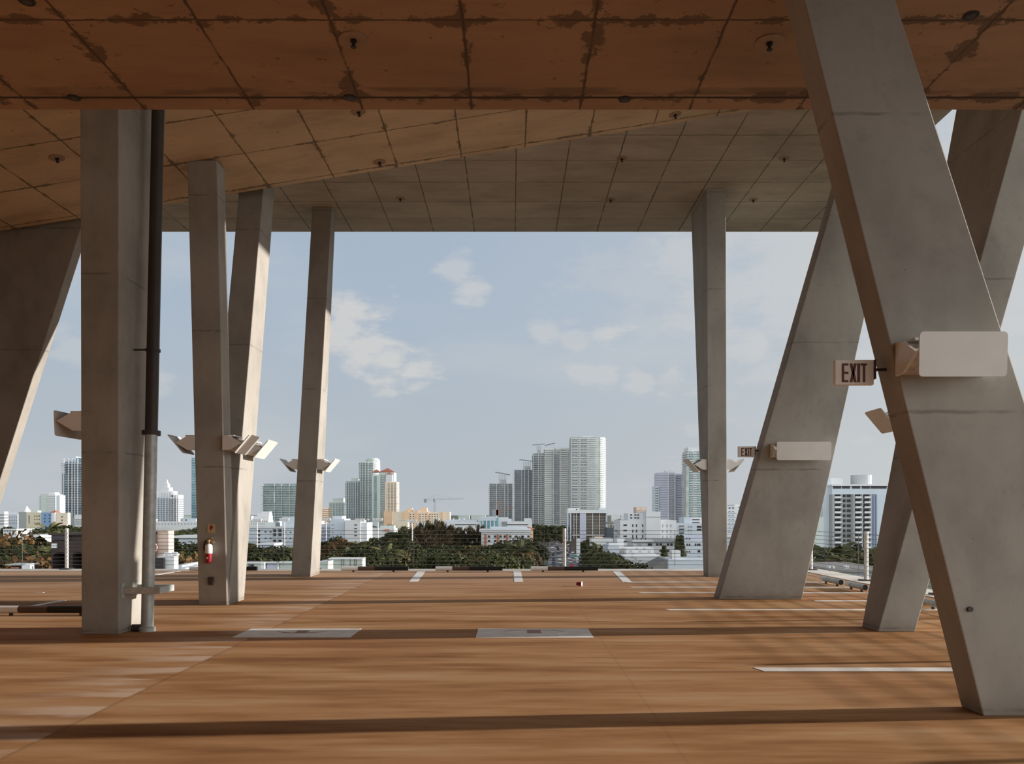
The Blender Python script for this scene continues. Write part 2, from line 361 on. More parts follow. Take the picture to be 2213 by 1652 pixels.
# ------------------------------------------------------------------ wall lights: housing with triangular ends and a tilted reflector
def wall_light(label, x, y, z, ang, w, reach=1.0, upright=False):
    """origin on the column face; local +x points away from it"""
    t = thing('wall_light', label, 'light', (x, y, z), ang, 'angled reflector lights on the columns')
    h = w/2
    prof = [(0,-0.125),(0.10,-0.118),(0.31*reach,0.00),(0.10,0.11),(0,0.125)]
    MB().prism(prof[:], -h+0.02, h-0.02).build('housing', M['inner_metal'], t)
    for sgn in (-1, 1):
        a = sgn*h
        MB().prism([(0,-0.135),(0.12,-0.128),(0.335*reach,0.0),(0.12,0.12),(0,0.135)], a-0.012, a+0.012).build('end_bracket', M['white_metal'], t)
    MB().box(0.06, 0.18, -h+0.06, h-0.06, 0.12, 0.14).build('lamp_cover', M['tube_glass'], t)
    if upright: p0, p1 = (0.345, -0.195), (0.36, 0.145)
    else: p0, p1 = (0.20, -0.17), (0.47, 0.15)
    d = Vector((p1[0]-p0[0], p1[1]-p0[1])).normalized(); n = Vector((d.y, -d.x))*0.016
    # rounded reflector plate in its own plane
    L = (Vector(p1)-Vector(p0)).length; r = 0.03
    pts = []
    for cx, cz, a0 in ((h-r, r, -90), (h-r, L-r, 0), (-h+r, L-r, 90), (-h+r, r, 180)):
        for k in range(4):
            a = math.radians(a0+30*k); pts.append((cx+r*math.cos(a), cz+r*math.sin(a)))
    mb = MB(); o = len(pts)
    for off in (0, 1):
        for u, v in pts:
            q = Vector(p0)+d*v+n*off; mb.v.append((q.x, u, q.y))
    mb.face(*range(o)); mb.face(*[o+i for i in reversed(range(o))])
    for i in range(o): mb.face(i, o+i, o+(i+1) % o, (i+1) % o)
    mb.build('reflector', M['white_metal'], t)
    for sgn in (-1, 1):
        MB().tube((0.26, sgn*(h-0.09), 0.03), ((p0[0]+p1[0])/2, sgn*(h-0.09), 0.0), 0.012, seg=6).build('strut', M['dark_metal'], t)
    return t
PI = math.pi
wall_light('dark reflector light on the left side of the pipe column', -5.785, 11.45, 2.87, PI, 0.68, upright=True)
wall_light('reflector light on the left side of the extinguisher column', -5.60, 14.85, 2.87, PI, 0.55)
wall_light('white reflector light on the right of the front V leg', -5.09, 14.85, 2.87, 0, 0.62)
wall_light('white reflector light on the right of the rear V leg', -5.015, 15.72, 2.85, 0, 0.62)
wall_light('small reflector light on the left of the slim dark far column', -5.51, 21.6, 2.88, PI, 0.62)
wall_light('small reflector light on the right of the slim dark far column', -5.03, 21.6, 2.88, 0, 0.62)
wall_light('small reflector light on the left of the slim pale far column', 4.955, 21.3, 2.86, PI, 0.62)
wall_light('small reflector light on the right of the slim pale far column', 5.44, 21.3, 2.86, 0, 0.62)
wall_light('long white reflector light across the wide right slab column', 5.38, 15.6, 2.80, -PI/2, 1.00, upright=True)
wall_light('large white reflector light across the huge near column', 3.43, 6.65, 2.87, -PI/2, 0.67, upright=True)
wall_light('reflector light on the column crossing behind, only its pointed bracket showing', 5.86, 12.35, 3.02, PI, 0.55)

# ------------------------------------------------------------------ exit signs
def exit_sign(label, x, y, z, arm, sc=1.0):
    t = thing('exit_sign', label, 'sign', (x, y, z), 0.0, 'exit signs on the right columns')
    w, h = 0.32, 0.205
    MB().box(-w/2, w/2, -0.02, 0.03, -h/2, h/2).build('sign_panel', M['sign_face'], t, bevel=0.006)
    lt = MB()
    lh = 0.155; y0, y1 = -0.0245, -0.0195; b = -lh/2-0.005; tt = lh/2-0.005; st = 0.018
    xs = -0.105
    lt.box(xs, xs+st, y0, y1, b, tt)
    for zz in (b, (b+tt)/2-st/2, tt-st): lt.box(xs+st, xs+0.052, y0, y1, zz, zz+st)
    xs += 0.064
    for p, q in ((xs, xs+0.036), (xs+0.036, xs)):
        lt.prism([(p, b), (p+st+0.003, b), (q+st+0.003, tt), (q, tt)], y0, y1)
    xs += 0.064; lt.box(xs, xs+st+0.002, y0, y1, b, tt)
    xs += 0.026; lt.box(xs, xs+0.052, y0, y1, tt-st, tt); lt.box(xs+0.019, xs+0.019+st, y0, y1, b, tt-st)
    lt.build('lettering', M['letter'], t, label='dark brown capital letters reading EXIT')
    MB().box(w/2, w/2+0.014, -0.03, 0.04, -0.055, h/2-0.0).build('end_cap', M['dark_metal'], t)
    MB().tube((w/2+0.01, 0.005, 0.025), (w/2+arm, 0.005, 0.025), 0.013, seg=10).build('mounting_arm', M['dark_metal'], t)
    MB().lathe([(0.05, 0), (0.05, 0.01), (0.02, 0.03)], (w/2+arm, 0.005, 0.025), axis='x').build('canopy', M['dark_metal'], t)
exit_sign('large exit sign projecting left from the huge near column', PX(1847, 6.8), 6.82, PZ(805, 6.8), 0.255)
exit_sign('small exit sign projecting left from the wide slab column', PX(1613, 15.8), 15.8, PZ(977, 15.8), 0.30)
tag(MB().lathe([(0.022,0),(0.022,0.012),(0.012,0.02)], (PX(2095,6.65), 6.65-0.02, PZ(1317,6.65)), axis='y').build('anchor_bolt', M['dark_metal']),
    'round grey anchor plug low on the huge near column', 'bolt')

# ------------------------------------------------------------------ fire extinguisher, its sign and the socket on the V column
YE = 14.60
ex = thing('fire_extinguisher', 'red and white fire extinguisher hanging on the V column', 'fire extinguisher', (PX(455, YE), YE-0.085, PZ(1217, YE)))
MB().lathe([(0.045,0),(0.058,0.012),(0.058,0.20)]).build('cylinder', M['red'], ex, smooth=True, label='red lower cylinder')
MB().lathe([(0.0585,0.17),(0.062,0.175),(0.062,0.305),(0.05,0.325),(0.03,0.335)]).build('label_sleeve', M['white_plastic'], ex, smooth=True)
MB().lathe([(0.02,0.33),(0.02,0.37),(0.03,0.375),(0.03,0.40),(0.012,0.41)]).build('valve', M['brass'], ex, smooth=True)
MB().path([(0,0,0.40),(0.09,-0.01,0.37),(0.10,-0.01,0.36)], 0.014).path([(0,0,0.41),(0.07,0,0.44)], 0.010).build('handle', M['brass'], ex)
MB().path([(-0.02,0,0.38),(-0.06,0.01,0.385),(-0.085,0.01,0.33),(-0.085,0.01,0.26),(-0.075,0.01,0.22)], 0.013).build('hose', M['rubber'], ex)
MB().lathe([(0.016,-0.066),(0.016,-0.056)], (-0.01,0,0.09), axis='y').build('gauge_sticker', M['tan_plate'], ex)
MB().box(-0.03,0.03,0.05,0.084,0.20,0.42).build('wall_hook', M['dark_metal'], ex)
sg = thing('extinguisher_sign', 'small tan sign with a red extinguisher symbol above the extinguisher', 'sign', (PX(457, YE), YE-0.006, PZ(1143, YE)))
MB().box(-0.066,0.066,-0.006,0.006,-0.08,0.08).build('sign_plate', M['tan_plate'], sg)
MB().box(-0.022,0.006,-0.009,-0.006,-0.03,0.05).box(0.006,0.03,-0.009,-0.006,0.0,0.04).prism([(-0.012,0.05),(0.02,0.05),(0.012,0.066),(-0.004,0.066)],-0.009,-0.006).box(-0.05,0.045,-0.009,-0.006,-0.062,-0.056).build('symbol', M['red'], sg)
so = thing('socket_box', 'dark recessed socket box low on the extinguisher column', 'socket', (PX(457, YE), YE-0.01, PZ(1256, YE)))
MB().box(-0.055,0.055,-0.02,0.01,-0.075,0.075).build('box_frame', M['brown_band'], so, bevel=0.01)
MB().box(-0.035,0.035,-0.03,-0.02,-0.055,0.055).build('cover', M['dark_metal'], so)

# ------------------------------------------------------------------ drain pipe and its guard
px_, py_ = -5.03, 11.40
dp = thing('drain_pipe', 'tall drain pipe beside the left column, black above and galvanised below', 'pipe', (px_, py_, 0))
zc = PZ(935, 11.45)
def pl(z): return Vector((0.0, 0.30*z/6.3, z))
MB().tube(pl(0.02), pl(zc), 0.083, seg=24, caps=False).build('lower_pipe', M['galv'], dp, smooth=True, label='pale galvanised lower length')
MB().tube(pl(zc), pl(7.75), 0.085, seg=24, caps=False).build('upper_pipe', M['dark_metal'], dp, smooth=True, label='black upper length')
MB().tube(pl(zc-0.03), pl(zc+0.03), 0.125, seg=24).build('coupling_flange', M['dark_metal'], dp)
zk = PZ(755, 11.5)
MB().tube(pl(zk-0.018), pl(zk+0.018), 0.100, seg=20).box(-0.25, -0.09, pl(zk).y-0.05, pl(zk).y-0.03, zk-0.012, zk+0.012).build('clamp', M['dark_metal'], dp)
MB().lathe([(0.11,0.0),(0.11,0.05),(0.086,0.07)]).build('base_collar', M['galv'], dp)
MB().tube((0,0,0.05), (-0.20,-0.02,0.05), 0.05, seg=12).build('floor_elbow', M['dark_metal'], dp)
g = thing('pipe_guard', 'galvanised steel guard rail wrapping the drain pipe above the floor', 'guard rail', (-5.28, 11.20, PZ(1277, 11.2)))
MB().box(0.0, 0.52, -0.02, 0.02, -0.045, 0.045).build('front_bar', M['galv'], g, bevel=0.006)
MB().box(0.48, 0.52, 0.02, 0.42, -0.045, 0.045).build('side_bar', M['galv'], g, bevel=0.006)
MB().box(0.0, 0.52, 0.42, 0.46, -0.045, 0.045).build('rear_bar', M['galv'], g, bevel=0.006)
for yy in (0.0, 0.44):
    MB().box(0.0, 0.012, yy-0.04, yy+0.04, -0.10, 0.10).build('fixing_plate', M['galv'], g)

# ------------------------------------------------------------------ railings
def railing(label, loc, posts, ends, tops=1.17, r=0.05):
    t = thing('cable_railing', label, 'railing', loc)
    a, b = Vector(ends[0]), Vector(ends[1])
    for p in posts:
        po = MB().tube((p[0],p[1],0.01), (p[0],p[1],tops), r, seg=16).build('post', M['post'], t, smooth=True)
        MB().box(p[0]-0.14,p[0]+0.14,p[1]-0.14,p[1]+0.14,0.0,0.03).build('base_plate', M['dark_metal'], po)
    for k in range(10):
        z = 0.13+0.108*k
        MB().tube((a.x,a.y,z), (b.x,b.y,z), 0.0065, seg=6).build('cable', M['cable'], t)
    n = 8
    for k in range(1, n):
        q = a.lerp(b, k/n)
        MB().box(q.x-0.006,q.x+0.006,q.y-0.006,q.y+0.006,0.10,1.12).build('cable_spacer', M['cable'], t)
railing('cable railing along the far edge of the deck', (0,23.68,0.012), [(-12.75,0),(-5.63,0),(1.50,0)], ((-21.5,0,0),(8.4,0,0)))
railing('cable railing along the right edge of the deck', (8.44,0,0.012), [(0,23.35),(0,19.7),(0,16.35),(0,12.9),(0,9.4),(0,5.9),(0,2.4)], ((0,-2.4,0),(0,23.35,0)))

# ------------------------------------------------------------------ wheel stops (tubes on pegs)
def wheel_stop(label, x, y, L, rot, bands=True, group=None):
    t = thing('wheel_stop', label, 'wheel stop', (x, y, 0), rot, group)
    r = 0.058; z = 0.098
    if bands:
        MB().tube((0,0,z),(L*0.25,0,z), r, seg=16).build('white_band', M['white_plastic'], t, smooth=True, label='white end section')
        MB().tube((L*0.25,0,z),(L*0.5,0,z), r, seg=16).build('brown_band', M['brown_band'], t, smooth=True, label='dark brown section')
        MB().tube((L*0.5,0,z),(L,0,z), r, seg=16).build('black_band', M['black'], t, smooth=True, label='black section')
    else:
        MB().tube((0,0,z),(L,0,z), r, seg=16, caps=False).build('tube', M['galv'], t, smooth=True)
        MB().tube((0.03,0,z),(0.04,0,z), r*0.97, seg=16).build('bore_shade', M['black'], t)  # black disc standing in for the shade inside the open tube end
        MB().tube((L-0.18,0,z),(L+0.01,0,z), r+0.003, seg=16).build('white_band', M['white_plastic'], t, label='white far end')
    for k in (0.18, 0.78):
        MB().tube((L*k,0,0.0),(L*k,0,z-r+0.01), 0.03, seg=10).build('peg', M['dark_metal'], t)
G = 'tube wheel stops of the parking bays'
ys = 22.72
wheel_stop('banded tube wheel stop near the left edge, in front of the pipe column', -8.30, 13.15, 1.86, 0, group=G)
wheel_stop('banded tube wheel stop at the far edge right beside the V column', -8.85, ys, 1.85, 0, group=G)
wheel_stop('leftmost banded tube wheel stop in the open view at the far edge', -4.69, ys, 1.84, 0, group=G)
wheel_stop('middle banded tube wheel stop in the open view at the far edge', -2.10, ys, 1.84, 0, group=G)
wheel_stop('banded tube wheel stop under the far railing post', 0.52, ys, 1.84, 0, group=G)
wheel_stop('farthest grey tube stop seen end-on at the right edge', 7.24, 18.2, 1.10, PI/2, False, G)
wheel_stop('grey tube stop before the right railing post', 7.24, 16.95, 0.88, PI/2, False, G)
wheel_stop('nearest grey tube stop glimpsed between the two right columns', 7.12, 13.75, 1.25, PI/2, False, G)

# ------------------------------------------------------------------ painted lines and stencils
def stripe(label, pts, group='white parking bay lines'):
    a, b, c, d = [(p[0], p[1], 0.004) for p in pts]
    lo = [(p[0], p[1], -0.002) for p in pts]
    o = MB().hexa(lo+[a, b, c, d]).build('parking_line', M['paint'])
    return tag(o, label, 'line', group)
for (l, xa, ya, xb, yb, w) in (
    ('white bay line at the far edge, left of the open view', -2.33, 19.54, -2.52, 23.0, 0.21),
    ('white bay line at the far edge in the middle of the open view', 0.16, 19.5, 0.14, 23.0, 0.21),
    ('white bay line at the far edge, slanting, right of the red cup', 2.72, 19.5, 2.90, 23.0, 0.21),
    ('white bay line at the far edge beside the V column', -9.44, 20.9, -9.30, 23.0, 0.20),
    ('white bay line behind the left wheel stop', -8.47, 13.0, -8.36, 15.4, 0.12)):
    stripe(l, [(xa-w/2,ya),(xa+w/2,ya),(xb+w/2,yb),(xb-w/2,yb)])
for (l, y, xa, w) in (
    ('nearest white bay line, ending at the huge near column', 8.62, 2.60, 0.20),
    ('white bay line running behind the crossing column foot', 13.92, 2.64, 0.16),
    ('white bay line at the foot of the wide slab column', 16.85, 2.62, 0.14),
    ('second white bay line behind the wide slab column', 18.10, 2.62, 0.14),
    ('farthest white bay line behind the wide slab column', 19.42, 2.72, 0.14),
    ('short white bay line right of the wide slab column foot', 15.30, 5.6, 0.12)):
    stripe(l, [(xa,y-w/2),(8.0,y-w/2),(8.0,y+w/2),(xa-0.06 if xa < 5 else xa,y+w/2)])
def stencil(label, x0, x1, y0, y1, second):
    t = thing('floor_marking', label, 'floor marking', ((x0+x1)/2, (y0+y1)/2, 0), 0, 'painted white panels on the deck')
    w, d = (x1-x0)/2, (y1-y0)/2
    MB().box(-w, w, -d, d, -0.002, 0.004).build('painted_panel', M['paint'], t)
    mb = MB()
    if second:
        mb.box(-0.09, 0.10, -0.02, d*0.62, 0.003, 0.006)
        for k in range(12):
            u = -0.42+0.07*k; q = lambda s: d*(0.60-1.6*s*s)+0.03
            mb.hexa([(u,q(u)-0.012,0.003),(u+0.075,q(u+0.075)-0.012,0.003),(u+0.075,q(u+0.075)+0.004,0.003),(u,q(u)+0.004,0.003),
                     (u,q(u)-0.012,0.006),(u+0.075,q(u+0.075)-0.012,0.006),(u+0.075,q(u+0.075)+0.004,0.006),(u,q(u)+0.004,0.006)])
        for cx in (-0.27, 0.165, 0.30): mb.lathe([(0.016,0.003),(0.016,0.006)], (cx,-0.22,0), seg=10)
    else:
        mb.box(-0.06, 0.10, 0.0, d*0.50, 0.003, 0.006)
        for k in range(12):
            u = -0.32+0.055*k; q = lambda s: -0.03+1.2*s*s
            mb.hexa([(u,q(u)-0.02,0.003),(u+0.06,q(u+0.06)-0.02,0.003),(u+0.06,q(u+0.06)+0.02,0.003),(u,q(u)+0.02,0.003),
                     (u,q(u)-0.02,0.006),(u+0.06,q(u+0.06)-0.02,0.006),(u+0.06,q(u+0.06)+0.02,0.006),(u,q(u)+0.02,0.006)])
    mb.build('stencil_mark', M['stencil'], t, label='brown stencilled bar and curve')
stencil('white painted floor panel with a curve and bar, nearer the left columns', -3.67, -2.12, 10.84, 11.64, False)
stencil('white painted floor panel with bar and three dots, mid-floor', -0.475, 1.07, 10.80, 11.64, True)

# red cup lying on its side
cu = thing('paper_cup', 'red cup with white rim lying on the far deck', 'cup', (PX(1252, 18.4), 18.4, 0.05), math.radians(-18))
MB().lathe([(0.032,-0.065),(0.036,-0.062),(0.048,0.05)], axis='x', seg=20).build('cup_body', M['red'], cu, smooth=True)
MB().lathe([(0.049,0.045),(0.055,0.05),(0.055,0.058),(0.045,0.062)], axis='x', seg=20).build('rim', M['white_plastic'], cu)
lt_ = tag(MB().box(-0.10,0.10,-0.03,0.03,0,0.006).build('paper_scrap', M['white_plastic']), 'pale paper scrap on the floor far left', 'litter')
lt_.location = (PX(90,17.0), 16.9, 0.001)

# ------------------------------------------------------------------ sprinklers and ceiling pods
def sprinkler(label, x, y, z, r=0.13, slope=0.0):
    t = thing('ceiling_sprinkler', label, 'sprinkler', (x, y, z), 0, 'sprinklers on the soffits')
    if slope: t.rotation_euler = (0, -math.atan(slope), 0)
    MB().lathe([(r,-0.012),(r,0.004)], seg=28).build('cover_disc', plate_mat, t)
    MB().lathe([(0.03,-0.012),(0.03,-0.035),(0.014,-0.04),(0.014,-0.07),(0.028,-0.072),(0.028,-0.08)], seg=12).build('sprinkler_head', M['black'], t)
plate_mat = plain('soffit-coloured disc', (0.30, 0.20, 0.135), 0.7)
for l, px, py in (('large near-ceiling sprinkler with a round plate, left of centre', 764, 84), ('near-ceiling sprinkler with a round plate beside the huge column', 1663, 90)):
    Y = F*4.45/(HY-py); sprinkler(l, PX(px,Y), Y, NZ, 0.135)
for l, px, py in (('sprinkler on the sloping soffit left of the pipe column', 123, 341), ('sprinkler at the lower edge of the sloping soffit, centre', 820, 350),
                  ('sprinkler just under the near slab edge, left of centre', 775, 241), ('sprinkler just under the near slab edge, right', 1459, 247)):
    zz = (HY-py)/F; xx = (px-CX)/F; Y = 7.1/(zz-RS*xx); sprinkler(l, xx*Y, Y, CAMZ+zz*Y, 0.12, RS)
for l, px, py in (('far-ceiling sprinkler above the slim dark column side', 865, 429), ('far-ceiling sprinkler nearest the roof edge at centre right', 1320, 431),
                  ('far-ceiling sprinkler in the upper row left of the slim pale column', 1344, 342), ('far-ceiling sprinkler in the upper row beside the huge column', 1695, 342),
                  ('far-ceiling sprinkler right of the slim pale column', 1628, 431)):
    Y = F*8.1/(HY-py); sprinkler(l, PX(px,Y), Y, FZ, 0.12)
for l, px, py in (('round dark ceiling pod at the left slab edge', 160, 211), ('round dark ceiling pod at the slab edge left of centre', 756, 211),
                  ('round dark ceiling pod at the slab edge right of centre', 1350, 214), ('round dark ceiling pod at the upper right', 2098, 33),
                  ('round dark ceiling pod at the top left corner', 58, 2)):
    Y = F*4.45/(HY-py); o = thing('ceiling_pod', l, 'ceiling fitting', (PX(px,Y), Y, NZ), 0, 'round dark pods on the near soffit')
    MB().lathe([(0.064,-0.010),(0.07,-0.006),(0.07,0.004)], seg=24).build('pod_ring', M['black'], o)
    MB().lathe([(0.035,-0.016),(0.04,-0.009)], seg=16).build('lens', M['dark_metal'], o)

# ================================================================== THE CITY BEYOND THE DECK
struct(MB().box(-3500, 3500, -200, 7000, GZ-1, GZ).build('ground', M['ground']))
class Bld:
    """a building whose front stands at depth D; pixel columns and rows are turned into metres at that depth"""
    def __init__(s, name, label, cat, D, px, group=None):
        s.D = D; s.x = PX(px, D); s.t = thing(name, label, cat, (s.x, D, GZ), 0, group)
    def X(s, px): return PX(px, s.D)-s.x
    def Z(s, py): return 0.0 if py is None else max(0.0, PZ(py, s.D)-GZ)
    def box(s, part, p0, p1, yt, yb, mat, y0=0.0, y1=18.0, parent=None, label=None):
        return MB().box(s.X(p0), s.X(p1), y0, y1, s.Z(yb), s.Z(yt)).build(part, M[mat], parent or s.t, label=label)
    def cyl(s, part, p0, p1, yt, yb, mat, yc=8.0):
        r = (s.X(p1)-s.X(p0))/2
        return MB().tube(((s.X(p0)+s.X(p1))/2, yc, s.Z(yb)), ((s.X(p0)+s.X(p1))/2, yc, s.Z(yt)), r, seg=24).build(part, M[mat], s.t)
    def hip(s, part, p0, p1, yt, yb, mat, y0=0.0, y1=14.0, over=0.6):
        a, b = s.X(p0)-over, s.X(p1)+over; c = (a+b)/2; d = (y0+y1)/2; z0, z1 = s.Z(yb), s.Z(yt)
        mb = MB(); mb.v = [(a,y0-over,z0),(b,y0-over,z0),(b,y1+over,z0),(a,y1+over,z0),(c,d,z1)]
        for q in ((0,1,4),(1,2,4),(2,3,4),(3,0,4),(3,2,1,0)): mb.face(*q)
        return mb.build(part, M[mat], s.t)
    def floors(s, part, p0, p1, yt, yb, n, mat, y0=-1.2, y1=18.5, frac=0.34, side=0.5, first=0.12):
        """n floor edges or balcony bands, each its own part"""
        xa, xb = s.X(p0)-side, s.X(p1)+side; z0, z1 = s.Z(yb), s.Z(yt); p = (z1-z0)/n
        me = MB().box(xa, xb, y0, y1, 0, p*frac).mesh(part, M[mat])
        for k in range(n): inst(me, part, s.t, (0,0,z0+p*(k+first)))
    def piers(s, part, pxs, yt, yb, wpx, mat, y0=-0.6, y1=0.4):
        w = wpx/F*s.D/2
        me = MB().box(-w, w, y0, y1, s.Z(yb), s.Z(yt)).mesh(part, M[mat])
        for p in pxs: inst(me, part, s.t, (s.X(p),0,0))
    def wins(s, pxs, pys, wpx, hpx, mat='window dark', part='window', y0=-0.12, y1=0.1):
        w = wpx/F*s.D/2; h = hpx/F*s.D/2
        me = MB().box(-w, w, y0, y1, -h, h).mesh(part, M[mat])
        for py in pys:
            for px in pxs: inst(me, part, s.t, (s.X(px),0,s.Z(py)))
def rng(a, b, n): return [a+(b-a)*k/(n-1) for k in range(n)] if n > 1 else [(a+b)/2]

# --- left end
b = Bld('low_building', 'low white building at the very left of the skyline', 'building', 480, 2)
b.box('wall', -14, 9, 1106, None, 'white wall', 0, 4); b.floors('floor_band', -14, 9, 1109, 1135, 4, 'grey glass', -0.2, 3.9, 0.4, 0.0)
b = Bld('low_building', 'pale stepped white building left of the white cone', 'building', 500, 24)
b.box('wall', 12, 38, 1112, None, 'pale blue wall', 0, 4); b.box('upper_storey', 17, 38, 1107, 1112, 'white wall', 1, 4)
b.wins(rng(16,36,5), (1118,1125,1131), 2.2, 2.4, 'grey glass')
b = Bld('grey_building', 'grey block with a white cone on its roof, far left', 'building', 470, 49)
b.box('wall', 40, 57, 1107, None, 'grey wall', 0, 6)
MB().lathe([(b.X(58)-b.X(49),0),(0.3,b.Z(1094)-b.Z(1106.5))], (0.5,3,b.Z(1107)), seg=24).build('cone_roof', M['white wall'], b.t, label='white cone')
b = Bld('apartment_block', 'pale green and white stepped apartment block, far left', 'building', 1250, 104)
b.box('tower_body', 85, 105, 1068, None, 'pale green wall', 0, 20); b.box('white_wing', 105, 122, 1069, None, 'white wall', -3, 18)
b.box('right_wing', 122, 129, 1071, None, 'pale blue wall', 0, 16)
b.box('penthouse', 105, 118, 1064.5, 1069, 'white wall', 0, 14)
b.floors('balcony', 83, 87, 1070, 1128, 13, 'balcony white', -2, 10, 0.35)
b.floors('floor_band', 105, 122, 1071, 1128, 13, 'grey glass', -3.3, 17, 0.25, 0.1)
b = Bld('glass_tower', 'tall blue glass tower left of the pipe column', 'building', 1450, 160)
b.box('tower_body', 141, 170, 998, None, 'blue glass', 0, 26); b.box('crown', 144, 163, 987, 998, 'pale blue wall', 2, 22)
b.box('left_wing', 136, 150, 1024, None, 'blue glass', -3, 20); b.box('low_wing', 132, 145, 1074, None, 'blue glass', -6, 20)
b.box('right_wing', 166, 186, 990, None, 'blue glass', -2, 24)
b.floors('floor_band', 136, 186, 1000, 1140, 38, 'balcony grey', -6.5, 24, 0.28, 0.3)
b.piers('pier', (142, 152.5, 160, 166, 172), 992, 1140, 1.4, 'white wall', -7.2, -5.5)
b = Bld('office_block', 'beige office block in the left foreground of the city', 'building', 400, 73)
b.box('wall', 57, 90, 1108, None, 'beige wall', 0, 5); b.box('roof_unit', 64, 79, 1104, 1108, 'pale green wall', 1, 4)
b.wins((75,80,85), (1116,1123,1131), 2.0, 1.8); b.wins((63,), (1123,), 2.5, 18, 'grey glass')
b = Bld('office_block', 'blue office block in the left foreground of the city', 'building', 398, 101)
b.box('wall', 89.5, 113.5, 1108, None, 'blue wall', 0, 5); b.wins((97,107), (1114,1121,1128), 2.0, 3)
b = Bld('office_block', 'cream corner block with a pink base, left foreground of the city', 'building', 396, 130)
b.box('wall', 121, 146.5, 1108.5, None, 'cream wall', 0, 2.5); b.box('white_bay', 113.5, 121, 1108.5, None, 'white wall', -1, 2)
b.box('pink_base', 113.5, 146.5, 1135, None, 'pink wall', -1.2, 2.2)
b.wins((134,), (1117.5,1125,1131), 3, 3, 'brown glass'); b.wins((123,), (1117.5,1125), 3, 2.5, 'white wall')
b.hip('red_roof', 111.5, 118, 1103, 1108.4, 'red roof', 0, 4)
b = Bld('low_building', 'white banded building touching the pipe column at left', 'building', 430, 164)
b.box('wall', 161, 190, 1113, None, 'white wall', 0, 16); b.box('left_wing', 147, 161, 1119, None, 'grey wall', 1, 16)
b.wins((170,), (1124,1128.5,1133), 16, 1.8, 'grey glass')
b = Bld('house', 'low white house among the trees at far left', 'house', 260, 21)
b.box('wall', 7, 36, 1144, None, 'white wall', 0, 12); b.wins(rng(11,33,5), (1148,), 2.5, 4, 'grey glass')
b = Bld('house', 'grey roofed white house among the left trees', 'house', 180, 70)
b.box('wall', 62, 84, 1162, None, 'white wall', 0, 10); b.box('roof', 52, 92, 1156, 1162, 'white wall', -1, 11); b.box('porch', 50, 66, 1164, 1178, 'grey wall', -3, 8)
# --- brown brick building behind the left posts
b = Bld('brick_building', 'dark brown brick building with arches behind the left railing', 'building', 75, 146)
def zb(py): return b.Z(py)
mb = MB().box(b.X(111), b.X(200), 0, 8, zb(1194), zb(1157))
mb.box(b.X(111), b.X(114), 0, 8, 0, zb(1194)).box(b.X(150), b.X(157), 0, 8, 0, zb(1194)).box(b.X(184), b.X(200), 0, 8, 0, zb(1194))
mb.build('brick_wall', M['brown brick'], b.t)
for a, c in ((114,150),(157,184)):
    x0_, x1_ = b.X(a), b.X(c); cx = (x0_+x1_)/2; rr = (x1_-x0_)/2; prof = [(x0_, zb(1194))]
    hh = zb(1194)-zb(1203)
    for k in range(13):
        th = math.pi*(1-k/12); prof.append((cx+rr*math.cos(th), zb(1203)+hh*0.98*math.sin(th)))
    prof.append((x1_, zb(1194)))
    MB().prism(prof, 0.0, 0.5).build('arch', M['brown brick'], b.t)
b.box('dark_interior', 111, 200, 1190, None, 'dark glass', 7.0, 8.1)
b.box('louvre_band', 116, 152, 1156.5, 1167, 'window dark', -0.25, 0.0); b.box('cornice', 110, 201, 1153, 1157, 'brown brick', -0.4, 8.3)
b.box('notice_board', 113, 124, 1175, 1185, 'white wall', -0.15, 0.0)
b = Bld('brick_stair_tower', 'pinkish plaster stair tower right of the drain pipe', 'building', 72, 347)
b.box('wall', 333, 364, 1149, None, 'pink wall', 0, 1.2); b.box('dark_flank', 328, 340, 1149, None, 'brown brick', -0.3, 1.0); b.box('coping', 332.5, 364.5, 1147, 1149, 'pink wall', -0.2, 1.3)
b = Bld('round_sign', 'round white disc with a red rim on the pink tower', 'sign', 71, 332.5)
MB().lathe([(0.44,0),(0.44,0.12)], (0,-0.4,b.Z(1183.5)), axis='y', seg=28).build('disc', M['white wall'], b.t)
mb = MB()
for k in range(28):
    a0, a1 = 2*PI*k/28, 2*PI*(k+1)/28
    mb.hexa([(math.cos(a)*r, y, b.Z(1183.5)+math.sin(a)*r) for y in (-0.5,-0.38) for a, r in ((a0,0.34),(a0,0.46),(a1,0.46),(a1,0.34))])
mb.build('red_rim', M['crane red'], b.t)
b.box('bracket', 332, 333.5, 1192, None, 'brown brick', -0.4, 0.1)
b = Bld('rooftop_unit', 'white rooftop cooling unit with a black louvre beside the V column', 'air conditioner', 60, 352)
b.box('casing', 340, 376, 1203, None, 'white wall', 0, 0.8); b.box('louvre', 329, 357, 1206, None, 'black', -0.3, 0.7)
mb = MB(); zz = b.Z(1199)
mb.path([(b.X(343),1,b.Z(1203)),(b.X(343),1,zz),(b.X(352),1,zz),(b.X(354),1,b.Z(1203))], 0.12).path([(b.X(360),1,b.Z(1203)),(b.X(360),1,zz),(b.X(371),1,zz),(b.X(373),1,b.Z(1203))], 0.14)
mb.build('duct', M['white wall'], b.t)
b = Bld('flat_roof', 'low white flat roof left of the V column', 'building', 62, 385)
b.box('wall', 377, 393, 1222, None, 'white wall', 0, 5); b.box('parapet', 376, 412, 1226, None, 'pale blue wall', -1, 5)
b = Bld('house', 'long low white roof among trees left of the V column', 'house', 210, 405)
b.box('wall', 386, 432, 1164, None, 'pale blue wall', 0, 14); b.box('roof', 378, 434, 1158, 1164, 'white wall', -1, 15)
b = Bld('bandstand', 'small dark pavilion with a teal roof at the left deck edge', 'pavilion', 70, 46)
